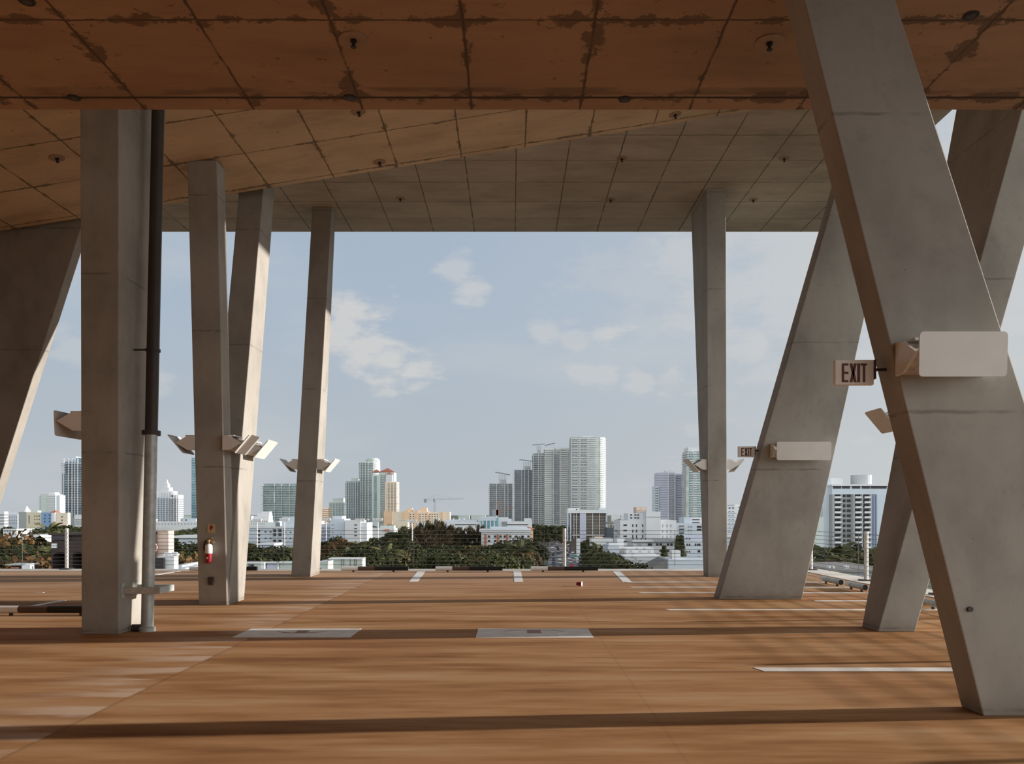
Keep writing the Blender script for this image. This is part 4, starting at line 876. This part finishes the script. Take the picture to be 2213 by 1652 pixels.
# --- street with traffic
def rx(y): return 0.046*y+7.9
mb = MB(); ws = 9.0
for y0_ in range(240, 1000, 20): mb.quad((rx(y0_)-ws, y0_, GZ+0.06), (rx(y0_)+ws, y0_, GZ+0.06), (rx(y0_+20)+ws, y0_+20, GZ+0.06), (rx(y0_+20)-ws, y0_+20, GZ+0.06))
struct(mb.build('ground.001', M['asphalt']))
carm = {}
def car_mesh(col):
    mb = MB(); mb.cur = 0
    mb.prism([(-2.2,0.25),(2.2,0.25),(2.25,0.75),(1.2,0.92),(-1.9,0.98),(-2.25,0.8)], -0.9, 0.9)
    mb.cur = 1; mb.prism([(-1.85,0.95),(1.0,0.92),(0.35,1.42),(-1.2,1.45)], -0.78, 0.78)
    mb.cur = 2
    for sx_ in (-1.35, 1.4):
        for sy_ in (-0.92, 0.72): mb.tube((sx_,sy_,0.33),(sx_,sy_+0.2,0.33),0.33,seg=10)
    mb.cur = 0; mb.box(-1.1,0.3,-0.72,0.72,1.43,1.47)
    return mb.mesh('car', [col, M['window dark'], M['rubber']])
cols = {'white': (0.8,0.8,0.8), 'black': (0.03,0.03,0.035), 'silver': (0.5,0.5,0.52), 'red': (0.5,0.03,0.04), 'dark blue': (0.05,0.08,0.18)}
for n_, c_ in cols.items(): carm[n_] = car_mesh(plain('car paint '+n_, c_, 0.3, spec=0.5, var=0.02))
rc = random.Random(3); names = ['white','black','silver','red','white','black','silver','dark blue']
for k in range(56):
    y = 345+k*7.6; lane = (-6.2,-2.6,2.6,6.2)[k % 4] + rc.uniform(-0.3,0.3); cn = names[rc.randrange(8)] if k > 3 else ['black','white','black','silver'][k]
    o = inst(carm[cn], 'car', None, (rx(y)+lane, y, GZ+0.065), PI/2-0.046+(PI if lane < 0 else 0), (1,1,1))
    tag(o, 'small %s car in the traffic on the street beyond the railing' % cn, 'car', '%s cars on the street' % cn)
b = Bld('overpass', 'pale low footbridge across the far end of the street', 'bridge', 760, 1196)
b.box('deck_beam', 1168, 1222, 1160.5, 1164, 'light peach wall', 0, 6); b.piers('pillar', (1172,1196,1219), 1163, None, 2, 'balcony grey', 1, 3)
b = Bld('traffic_signal', 'mast arm traffic signal with a green street sign over the road', 'traffic light', 300, 1275)
mb = MB().tube((0,0,0),(0,0,b.Z(1200)),0.16,seg=8).tube((0,0,b.Z(1203)),(b.X(1241),0,b.Z(1201.5)),0.10,seg=8); mb.build('mast', M['pole white'], b.t)
b.box('street_sign', 1240, 1248, 1200, 1203.5, 'traffic green', -0.15, -0.05); b.box('signal_head', 1256, 1258, 1201, 1206, 'dark glass', -0.3, 0.1)
# light poles, cranes
def flood(label, px, yt, yb, D):
    b = Bld('floodlight_pole', label, 'light pole', D, px, 'sports field floodlight poles')
    MB().tube((0,0,0),(0,0,b.Z(yt)),0.22,0.16,seg=8).build('pole', M['pole white'], b.t)
    MB().box(-1.4,1.4,-0.15,0.15,b.Z(yt)-0.3,b.Z(yt)).build('crossbar', M['pole white'], b.t)
    for k in (-1.2,-0.4,0.4,1.2): MB().box(k-0.3,k+0.3,-0.5,0.1,b.Z(yt)+0.05,b.Z(yt)+0.7).build('lamp_head', M['pole white'], b.t)
for l, px, yt in (('leftmost white floodlight pole, beside the V column', 556, 1126), ('white floodlight pole in front of the white apartments', 615, 1125),
                  ('white floodlight pole right of the slim dark column', 705, 1124), ('white floodlight pole before the cream red-roofed tower', 817, 1125),
                  ('white floodlight pole in front of the peach row', 891, 1128), ('white pole before the white slit-window block', 778, 1126)): flood(l, px, yt, None, 270)
def crane(label, px, ym, yb, p0, p1, D, mat, lean_=0.0, counter=None):
    b = Bld('tower_crane', label, 'crane', D, px)
    def truss(name, A, B, w):
        A, B = Vector(A), Vector(B); d = B-A; n = max(3, int(d.length/(w*1.6))); up = Vector((0,0,1)) if abs(d.normalized().z) < 0.7 else Vector((1,0,0))
        mb = MB(); o1, o2 = up*w, Vector((0,w,0))
        for off in (Vector(), o1, o2): mb.tube(A+off, B+off, w*0.09, seg=4)
        for k in range(n):
            q0, q1 = A+d*(k/n), A+d*((k+1)/n)
            mb.tube(q0, q1+o1, w*0.05, seg=4, caps=False); mb.tube(q0+o2, q1+o1, w*0.05, seg=4, caps=False)
        mb.build(name, M[mat], b.t)
    zt_ = b.Z(ym)
    truss('mast', (0,0,b.Z(yb)), (0,0,zt_), 3.2 if D > 1000 else 1.5); truss('jib', (b.X(p0),0,zt_), (b.X(p1),0,zt_+lean_), 2.4 if D > 1000 else 1.2)
    MB().box(min(b.X(p0),b.X(p0)+5), max(b.X(p0),b.X(p0)+5), -1.5, 1.5, zt_-4, zt_+2.5).build('counterweight', M['crane grey'], b.t)
    MB().box(-1.4,1.4,-1.5,1.5,zt_-2,zt_+2.5).build('cab', M[mat], b.t); 
    mb = MB().tube((0,0,zt_+10),(b.X(p1)*0.7,0,zt_+lean_*0.7+2),0.16,seg=4).tube((0,0,zt_+10),(b.X(p0),0,zt_+1),0.16,seg=4).tube((0,0,zt_),(0,0,zt_+10),0.35,seg=4); mb.build('stay_lines', M[mat], b.t)
crane('thin grey tower crane above the peach apartments', 938, 1082, 1125, 916, 1002, 1500, 'crane grey', 2.5)
crane('red and white tower crane in front of the shortest dark tower', 1076, 1109, 1140, 1064, 1112, 700, 'crane red', 4.0)

# ================================================================== TREES (unit height, scaled per tree)
def leaf_quad(mb, c, n, up, w, h):
    t = n.cross(up)
    if t.length < 1e-4: t = n.orthogonal()
    t.normalize(); u = t.cross(n).normalized()
    mb.quad(c-t*w-u*h, c+t*w-u*h, c+t*w*0.6+u*h, c-t*w*0.6+u*h)
def rdir(R):
    v = Vector((R.gauss(0,1), R.gauss(0,1), R.gauss(0,1))); return v.normalized()
def broadleaf(seed, mat, n=5200, low=0.22):
    R = random.Random(seed); mb = MB(); cl = []
    for k in range(20):
        z = low+(0.93-low)*R.random(); rad = 0.36*math.sin(min(1.0, (1.02-z)/(1.02-low)*1.25+0.12)*PI*0.62)
        a = R.random()*2*PI; d = rad*R.random()**0.5
        cl.append((Vector((d*math.cos(a), d*math.sin(a), z)), 0.09+0.08*R.random()))
    cl.append((Vector((0,0,0.86)), 0.13))
    for k in range(n):
        c, r = cl[R.randrange(len(cl))]; v = rdir(R); q = c+Vector((v.x*r*1.15, v.y*r*1.15, v.z*r*0.8))*(0.72+0.32*R.random())
        nn = (v+rdir(R)*0.7).normalized(); s_ = 0.0065+0.009*R.random()
        leaf_quad(mb, q, nn, rdir(R), s_, s_*1.5)
    tr = MB().tube((0,0,0),(0.01,0,0.55),0.028,0.016,seg=7)
    for k in range(5):
        a = 2*PI*k/5; tr.tube((0.005,0,0.3+0.04*k),(0.22*math.cos(a),0.22*math.sin(a),0.62+0.03*k),0.013,0.005,seg=5)
    return mb.mesh('foliage', mat), tr.mesh('trunk', M['bark'])
def casuarina(seed, n=3000):
    R = random.Random(seed); mb = MB()
    for k in range(26):
        z0 = 0.15+0.72*R.random(); a = R.random()*2*PI; L = 0.34*(1.1-z0)+0.06
        p0 = Vector((0,0,z0)); p1 = Vector((L*math.cos(a), L*math.sin(a), z0+L*(0.55+0.5*R.random())))
        p1.z = min(p1.z, 1.0)
        for j in range(n//26):
            t = R.random()**0.7; c = p0.lerp(p1, t)+rdir(R)*0.028
            d = (p1-p0).normalized()+rdir(R)*0.5+Vector((0.25,0,0.25)); d.normalize()
            leaf_quad(mb, c, d.cross(rdir(R)).normalized(), d, 0.0045, 0.03)
    for j in range(300):
        c = Vector((R.gauss(0,0.02), R.gauss(0,0.02), 0.75+0.25*R.random())); leaf_quad(mb, c, Vector((R.gauss(0,1),R.gauss(0,1),0.1)).normalized(), Vector((0,0,1)), 0.004, 0.03)
    tr = MB().tube((0,0,0),(0,0,0.9),0.02,0.006,seg=7); return mb.mesh('foliage', M['leaf_pine']), tr.mesh('trunk', M['bark'])
def palm(seed):
    R = random.Random(seed); mb = MB()
    for k in range(20):
        a = 2*PI*k/20+R.uniform(-.15,.15); el = R.uniform(-0.35, 1.15); L = 0.24
        d = Vector((math.cos(a)*math.cos(el), math.sin(a)*math.cos(el), math.sin(el))); p = Vector((0,0,0.86)); prev = p.copy()
        for j in range(8):
            d = (d+Vector((0,0,-0.16))).normalized(); q = prev+d*L/8
            sd = d.cross(Vector((0,0,1))); sd = sd.normalized() if sd.length > 1e-3 else Vector((1,0,0))
            w = 0.05*(1-abs(j-3)/7)
            for s_ in (-1, 1):
                mb.quad(prev, q, q+sd*s_*w+d*0.02-Vector((0,0,w*0.7)), prev+sd*s_*w*0.9+d*0.02-Vector((0,0,w*0.7)))
            prev = q
    tr = MB().tube((0,0,0),(0.012,0,0.45),0.020,0.015,seg=8).tube((0.012,0,0.45),(0,0,0.87),0.015,0.012,seg=8); return mb.mesh('fronds', M['leaf_palm']), tr.mesh('trunk', M['palm bark'])
def conifer(seed):
    R = random.Random(seed); mb = MB()
    for k in range(1800):
        z = 0.06+0.94*R.random()**1.2; r = 0.20*(1.0-z)+0.012; a = R.random()*2*PI; rr = r*(0.6+0.45*R.random())
        leaf_quad(mb, Vector((rr*math.cos(a), rr*math.sin(a), z)), (Vector((math.cos(a),math.sin(a),0.5))+rdir(R)*0.5).normalized(), rdir(R), 0.011, 0.02)
    tr = MB().tube((0,0,0),(0,0,0.9),0.02,0.006,seg=7); return mb.mesh('foliage', M['leaf_green']), tr.mesh('trunk', M['bark'])
T = {'green': [broadleaf(s_, M['leaf_green']) for s_ in (1,2,3)], 'olive': [broadleaf(s_, M['leaf_olive']) for s_ in (4,5,6)], 'orange': [broadleaf(s_, M['leaf_orange']) for s_ in (7,8)],
     'pine': [casuarina(s_) for s_ in (11,12)], 'palm': [palm(s_) for s_ in (21,22)], 'conifer': [conifer(31)], 'far': [broadleaf(s_, M['leaf_green'], 2000) for s_ in (41,42)]}
TN = {'green': 'broadleaf_tree', 'olive': 'broadleaf_tree', 'orange': 'broadleaf_tree', 'pine': 'casuarina_tree', 'palm': 'palm_tree', 'conifer': 'conifer_tree', 'far': 'broadleaf_tree'}
RT = random.Random(5)
def tree(kind, px, ytop, D, label, group=None, wide=1.0, base=GZ):
    h = PZ(ytop, D)-base
    if h < 0.5: h = 0.5
    t = thing(TN[kind], label, 'tree', (PX(px, D), D, base), RT.random()*6.28, group)
    fo, tr = T[kind][RT.randrange(len(T[kind]))]
    w = h*wide
    inst(fo, fo.name.split('.')[0], t, sc=(w, w, h)); inst(tr, 'trunk', t, sc=(h if kind == 'palm' else w, h if kind == 'palm' else w, h))
    return t
# central tree belt
gf = 'trees in the front row behind the open railing'
for k, px in enumerate(range(690, 1142, 27)):
    kd = ('green','olive','green','green','orange')[(k*7+2) % 5] if px < 1130 else 'green'
    tree(kd, px+RT.uniform(-6,6), RT.uniform(1184,1198), RT.uniform(165,205), {'green': 'dense dark green tree in the front row behind the railing, centre', 'olive': 'olive green tree in the front row behind the railing, centre', 'orange': 'rusty orange tree in the front row behind the railing, centre'}[kd], gf+', '+kd, 1.0)
gm = 'trees in the middle row of the central belt'
for k, px in enumerate(range(700, 1066, 30)):
    kd = ('green','green','olive')[k % 3]
    tree(kd, px+RT.uniform(-6,6), RT.uniform(1160,1172)+(13 if px > 880 else 0), RT.uniform(235,285), {'green': 'green tree in the middle row of the central tree belt', 'olive': 'olive tree in the middle row of the central tree belt'}[kd], gm+', '+kd, 0.95)
for k, (px, y) in enumerate(((846,1152),(866,1149),(884,1152),(838,1160),(905,1150),(925,1152),(948,1150))):
    tree('green', px, y, 300+6*k, 'broad dark tree at the top of the central belt, left of and under the casuarinas', 'broad crowns beside the casuarinas', 0.95)
for k, (px, y) in enumerate(((908,1133),(924,1128),(942,1126),(958,1130),(976,1137),(995,1142),(1016,1139),(1033,1136),(1046,1146),(1062,1158))):
    tree('pine', px, y, 285+7*k, 'feathery brown-green casuarina rising from the central belt', 'casuarinas in the central tree belt', 1.0)
for k, (px, y, D) in enumerate(((762,1166,215),(784,1168,225),(818,1172,215),(745,1178,200),(835,1176,190))):
    tree('palm', px, y, D, 'palm in the left half of the central tree belt', 'palms in the central tree belt', 1.0)
tree('orange', 1040, 1190, 190, 'rusty orange tree low in the central belt, left of the street')
tree('orange', 745, 1166, 240, 'yellow-orange flowering tree in front of the windowless block')
for k, (px, y) in enumerate(((1078,1168),(1100,1176),(1118,1170),(1130,1166),(1141,1164),(1146,1180))):
    tree('olive' if k in (3,4) else 'green', px, y, 235+9*k, 'tall tree between the school and the street' if k < 3 else 'olive tree at the left edge of the street' if k in (3,4) else 'low dark tree at the left edge of the street', 'trees left of the street', 0.9)
tree('palm', 1113, 1160, 215, 'palm in front of the school'); tree('palm', 1124, 1168, 205, 'shorter palm in front of the school')
for k, (px, y, D) in enumerate(((1284,1184,260),(1290,1178,250),(1304,1176,235),(1318,1182,225),(1297,1196,190),(1308,1194,185),(1320,1199,180),(1300,1208,170),(1262,1172,440),(1268,1166,450))):
    tree('green', px, y, D, 'dark green tree in the mass right of the street', 'trees right of the street', 0.85)
tree('palm', 1297, 1168, 215, 'palm rising over the dark trees right of the street'); tree('olive', 1331, 1207, 120, 'leafy bush tree below the terraced white house')
tree('conifer', 1435.5, 1181, 180, 'small dark conifer in front of the motel', None, 1.1); tree('conifer', 1465, 1160, 178, 'tall dark conifer beside the motel wing, left one of the pair', None, 0.9); tree('conifer', 1473, 1159, 174, 'tall dark conifer beside the motel wing, right one of the pair', None, 0.9)
for k, px in enumerate(range(1368, 1404, 9)):
    tree('far', px, 1164.5, 226.5, 'potted shrub on the white motel roof', 'potted shrubs on the motel roof', 1.4, PZ(1168, 226.5))
for k, px in enumerate((1484, 1490)): tree('far', px, 1162.5, 214.5, 'potted shrub on the motel wing roof', 'shrubs on the motel wing roof', 1.6, PZ(1168, 214.5))
# dark trees behind the street end
for k, (px, y) in enumerate(((1158,1140),(1172,1137),(1186,1136),(1200,1135),(1214,1136),(1226,1138))):
    tree('green', px, y, 640+8*k, 'dark tall tree at the far end of the street below the tallest towers', 'dark trees at the end of the street', 1.1)
# left groups
for k, (px, y, D, kd) in enumerate(((4,1160,120,'orange'),(18,1156,128,'orange'),(30,1166,118,'olive'),(8,1186,100,'green'),(30,1192,98,'green'),(47,1184,105,'green'),(40,1168,130,'green'),(62,1178,120,'green'),(82,1186,112,'green'),(95,1182,118,'green'),(68,1196,95,'olive'),(18,1208,88,'orange'),(96,1200,96,'orange'),(-10,1175,120,'orange'))):
    tree(kd, px, y, D, {'orange': 'rusty orange tree at far left behind the railing', 'olive': 'olive tree at far left behind the railing', 'green': 'dark green tree at far left behind the railing'}[kd], 'trees at far left, '+kd, 0.85)
for k, (px, y, D) in enumerate(((96,1158,125),(84,1170,110),(108,1128,300))):
    tree('palm', px, y, D, ('palm left of the brown brick building', 'lower palm left of the brown brick building', 'tall palm in front of the blue office block')[k])
for k, (px, y, D) in enumerate(((125,1141,230),(145,1138,240),(165,1139,235),(105,1146,250),(60,1143,280),(40,1146,290),(80,1145,270),(15,1140,330),(30,1139,340),(52,1141,320),(96,1140,300))):
    tree('green', px, y, D, 'round green tree in the belt before the left skyline blocks', 'tree belt at left', 1.0)
for k, (px, y, D, kd) in enumerate(((372,1178,130,'green'),(404,1188,120,'green'),(422,1180,140,'green'),(412,1200,100,'orange'),(370,1152,260,'green'),(345,1146,330,'green'),(400,1147,330,'green'),(424,1149,300,'green'),(383,1144,380,'green'))):
    tree(kd, px, y, D, 'rusty low tree beside the V column' if kd == 'orange' else 'green tree in the gap between drain pipe and V column', 'trees between drain pipe and V column, '+kd, 0.9)
tree('palm', 390, 1161, 125, 'large palm between the drain pipe and the V column'); tree('palm', 420, 1168, 135, 'smaller palm just left of the V column')
for k, (px, y, D, kd) in enumerate(((540,1192,160,'green'),(560,1186,170,'green'),(582,1192,150,'green'),(604,1184,165,'olive'),(622,1188,160,'green'),(545,1172,300,'olive'),(640,1180,190,'green'),(590,1180,230,'green'))):
    tree(kd, px, y, D, ('olive' if kd == 'olive' else 'dark green')+' tree between the V column and the slim dark column', 'trees right of the V column, '+kd, 0.9)
for k, (px, y, D, kd) in enumerate(((1770,1192,120,'green'),(1790,1182,150,'green'),(1812,1184,145,'green'),(1835,1188,140,'green'),(1858,1184,150,'green'),(1880,1190,135,'green'),(1800,1205,100,'green'),(1840,1207,96,'olive'),(1872,1206,98,'green'),(1915,1188,140,'green'))):
    tree(kd, px, y, D, ('olive' if kd == 'olive' else 'green')+' tree in front of the grey balconied condo slab', 'trees before the condo slab, '+kd, 0.9)
tree('palm', 1797, 1172, 130, 'palm in front of the condo slab, left one'); tree('palm', 1828, 1180, 120, 'palm in front of the condo slab, right one')
# low-rise fill and distant tree line
RF = random.Random(9)
for k in range(34):
    px = -20+k*44+RF.uniform(-12,12); D = RF.uniform(620,980); y = RF.uniform(1122,1131)
    if 1150 < px < 1230: continue
    b = Bld('distant_house', 'tiny pale low-rise house in the hazy distance under the skyline', 'house', D, px, 'distant low-rise houses')
    w = RF.uniform(5,11); b.box('wall', px-w, px+w, y, None, RF.choice(['white wall','pale blue wall','cream wall','white wall']), 0, 12)
    b.box('roof', px-w-0.4, px+w+0.4, y-1.0, y, RF.choice(['balcony white','grey roof','white wall']), -0.5, 12.5)
for k in range(60):
    px = -20+k*25+RF.uniform(-8,8)
    if 1186 < px < 1232: continue
    tree('far', px, RF.uniform(1130,1139), RF.uniform(470,760), 'small dark treetop in the distance under the skyline', 'distant treetops', 1.25)

for k in range(70):
    px = -30+k*33+RF.uniform(-10,10); D = RF.uniform(1500,2300); y = RF.uniform(1110,1118)
    b = Bld('distant_house', 'faint pale block on the hazy horizon under the skyline', 'house', D, px, 'faint blocks along the horizon')
    wd_ = RF.uniform(9,19); b.box('wall', px-wd_, px+wd_, y, None, RF.choice(['pale blue wall','balcony grey','white wall','pale green wall','grey wall']), 0, 14)
for k in range(66):
    px = -20+k*34+RF.uniform(-9,9)
    if 1180 < px < 1236: continue
    tree('far', px, RF.uniform(1121,1127), RF.uniform(1000,1400), 'tiny treetop on the hazy horizon under the skyline', 'treetops along the horizon', 1.7)
# ================================================================== SKY
SUN_EL, SUN_AZ = math.radians(11.5), math.radians(5.0)      # azimuth measured from +X towards +Y
sd = Vector((math.cos(SUN_EL)*math.cos(SUN_AZ), math.cos(SUN_EL)*math.sin(SUN_AZ), math.sin(SUN_EL)))
w = bpy.data.worlds.new('sky'); S.world = w; w.use_nodes = True
nt = w.node_tree; bg = nt.nodes['Background']
dv = nd(nt, 'ShaderNodeVectorMath', {0: nd(nt, 'ShaderNodeTexCoord').outputs['Generated']}, operation='NORMALIZE').outputs[0]
sx = nd(nt, 'ShaderNodeSeparateXYZ', {0: dv})
zc_ = mth(nt, 'MAXIMUM', sx.outputs[2], 0.0)
sky = ramp(nt, zc_, [(0.0, (0.475,0.515,0.555)), (0.09, (0.445,0.50,0.552)), (0.22, (0.405,0.485,0.58)), (0.36, (0.37,0.455,0.57)), (0.65, (0.24,0.33,0.46))])
dots = nd(nt, 'ShaderNodeVectorMath', {0: dv, 1: tuple(sd)}, operation='DOT_PRODUCT').outputs['Value']
# bright veil around the sun, spreading over the right-hand sky
veil = smooth(nt, dots, -0.05, 0.95)
sky = mixc(nt, mth(nt, 'MULTIPLY', veil, 0.75), sky, (0.66, 0.665, 0.645))
glow = mth(nt, 'POWER', mth(nt, 'MAXIMUM', dots, 0.0), 40.0)
sky = mixc(nt, glow, sky, (1.5, 1.35, 1.2))
# duller sky beside the deck, and a bright hazy horizon behind the viewer on the right
dim = mth(nt, 'MULTIPLY_ADD', smooth(nt, sx.outputs[1], 0.12, 0.60), 0.85, 0.15)
sky = mixc(nt, 1.0, sky, nd(nt, 'ShaderNodeCombineColor', {0: dim, 1: dim, 2: dim}).outputs[0], 'MULTIPLY')
band = mth(nt, 'MULTIPLY', smooth(nt, sx.outputs[2], 0.75, 0.25), smooth(nt, sx.outputs[1], 0.0, -0.30))
sky = mixc(nt, band, sky, (2.45, 2.5, 2.5))
cn = noise(nt, scaled(nt, dv, (1.0, 1.0, 2.4)), 13.0, 7, 0.6)
cn2 = noise(nt, scaled(nt, dv, (1.0, 1.0, 3.5)), 2.6, 4, 0.5)
thin = mth(nt, 'MULTIPLY', smooth(nt, cn2, 0.46, 0.70), 0.35)
sky = mixc(nt, thin, sky, (0.60, 0.625, 0.63))
blobs = ((752,700,58,1),(800,738,62,1),(850,775,62,1),(895,800,52,1),(730,672,34,.8),(985,590,44,.55),(1022,628,44,.7),(1180,730,40,.55),(1240,742,46,.5),(1318,738,52,.75),
         (1262,803,34,.5),(1310,805,30,.5),(1376,815,32,.55),(1455,802,30,.5),(1640,745,34,.6),(150,745,44,.4),(350,820,40,.45),(1690,590,240,.5),(1980,560,260,.5),(1380,640,150,.25),(2200,660,120,.5))
tot = None
for px, py, r, am in blobs:
    c = Vector(((px-CX)/F, 1.0, (HY-py)/F)).normalized()
    dist = nd(nt, 'ShaderNodeVectorMath', {0: dv, 1: tuple(c)}, operation='DISTANCE').outputs['Value']
    t_ = mth(nt, 'SUBTRACT', 1.0, mth(nt, 'DIVIDE', dist, r*1.35/F))
    t_ = mth(nt, 'ADD', t_, mth(nt, 'MULTIPLY', mth(nt, 'SUBTRACT', cn, 0.52), 3.6))
    t_ = mth(nt, 'MULTIPLY', smooth(nt, t_, 0.05, 0.75), am)
    tot = t_ if tot is None else mth(nt, 'MAXIMUM', tot, t_)
sky = mixc(nt, mth(nt, 'MULTIPLY', tot, 0.85), sky, (0.635, 0.635, 0.625))
nt.links.new(sky, bg.inputs['Color']); bg.inputs['Strength'].default_value = 1.0
sl = bpy.data.lights.new('sun', 'SUN'); sl.energy = 7.1; sl.angle = math.radians(0.7); sl.color = (1.0, 0.93, 0.865)
so_ = bpy.data.objects.new('sun', sl); C.objects.link(so_); so_.location = (40, 5, 20)
so_.rotation_euler = (-sd).to_track_quat('-Z', 'Y').to_euler()

# ================================================================== CAMERA
cam = bpy.data.cameras.new('camera'); cam.sensor_width = 36.0; cam.sensor_fit = 'HORIZONTAL'; cam.lens = F/2213*36.0
cam.shift_x = (1106.5-CX)/2213; cam.shift_y = (HY-826.0)/2213; cam.clip_end = 9000
co = bpy.data.objects.new('camera', cam); C.objects.link(co); co.location = (0, 0, CAMZ); co.rotation_euler = (math.pi/2, 0, 0); S.camera = co
S.view_settings.view_transform = 'Standard'; S.view_settings.look = 'None'; S.view_settings.exposure = 0.0; S.view_settings.gamma = 1.0; S.view_settings.use_curve_mapping = False
S.cycles.max_bounces = 8; S.cycles.diffuse_bounces = 4; S.cycles.glossy_bounces = 2; S.cycles.use_adaptive_sampling = True; S.cycles.adaptive_threshold = 0.04; S.cycles.use_denoising = True
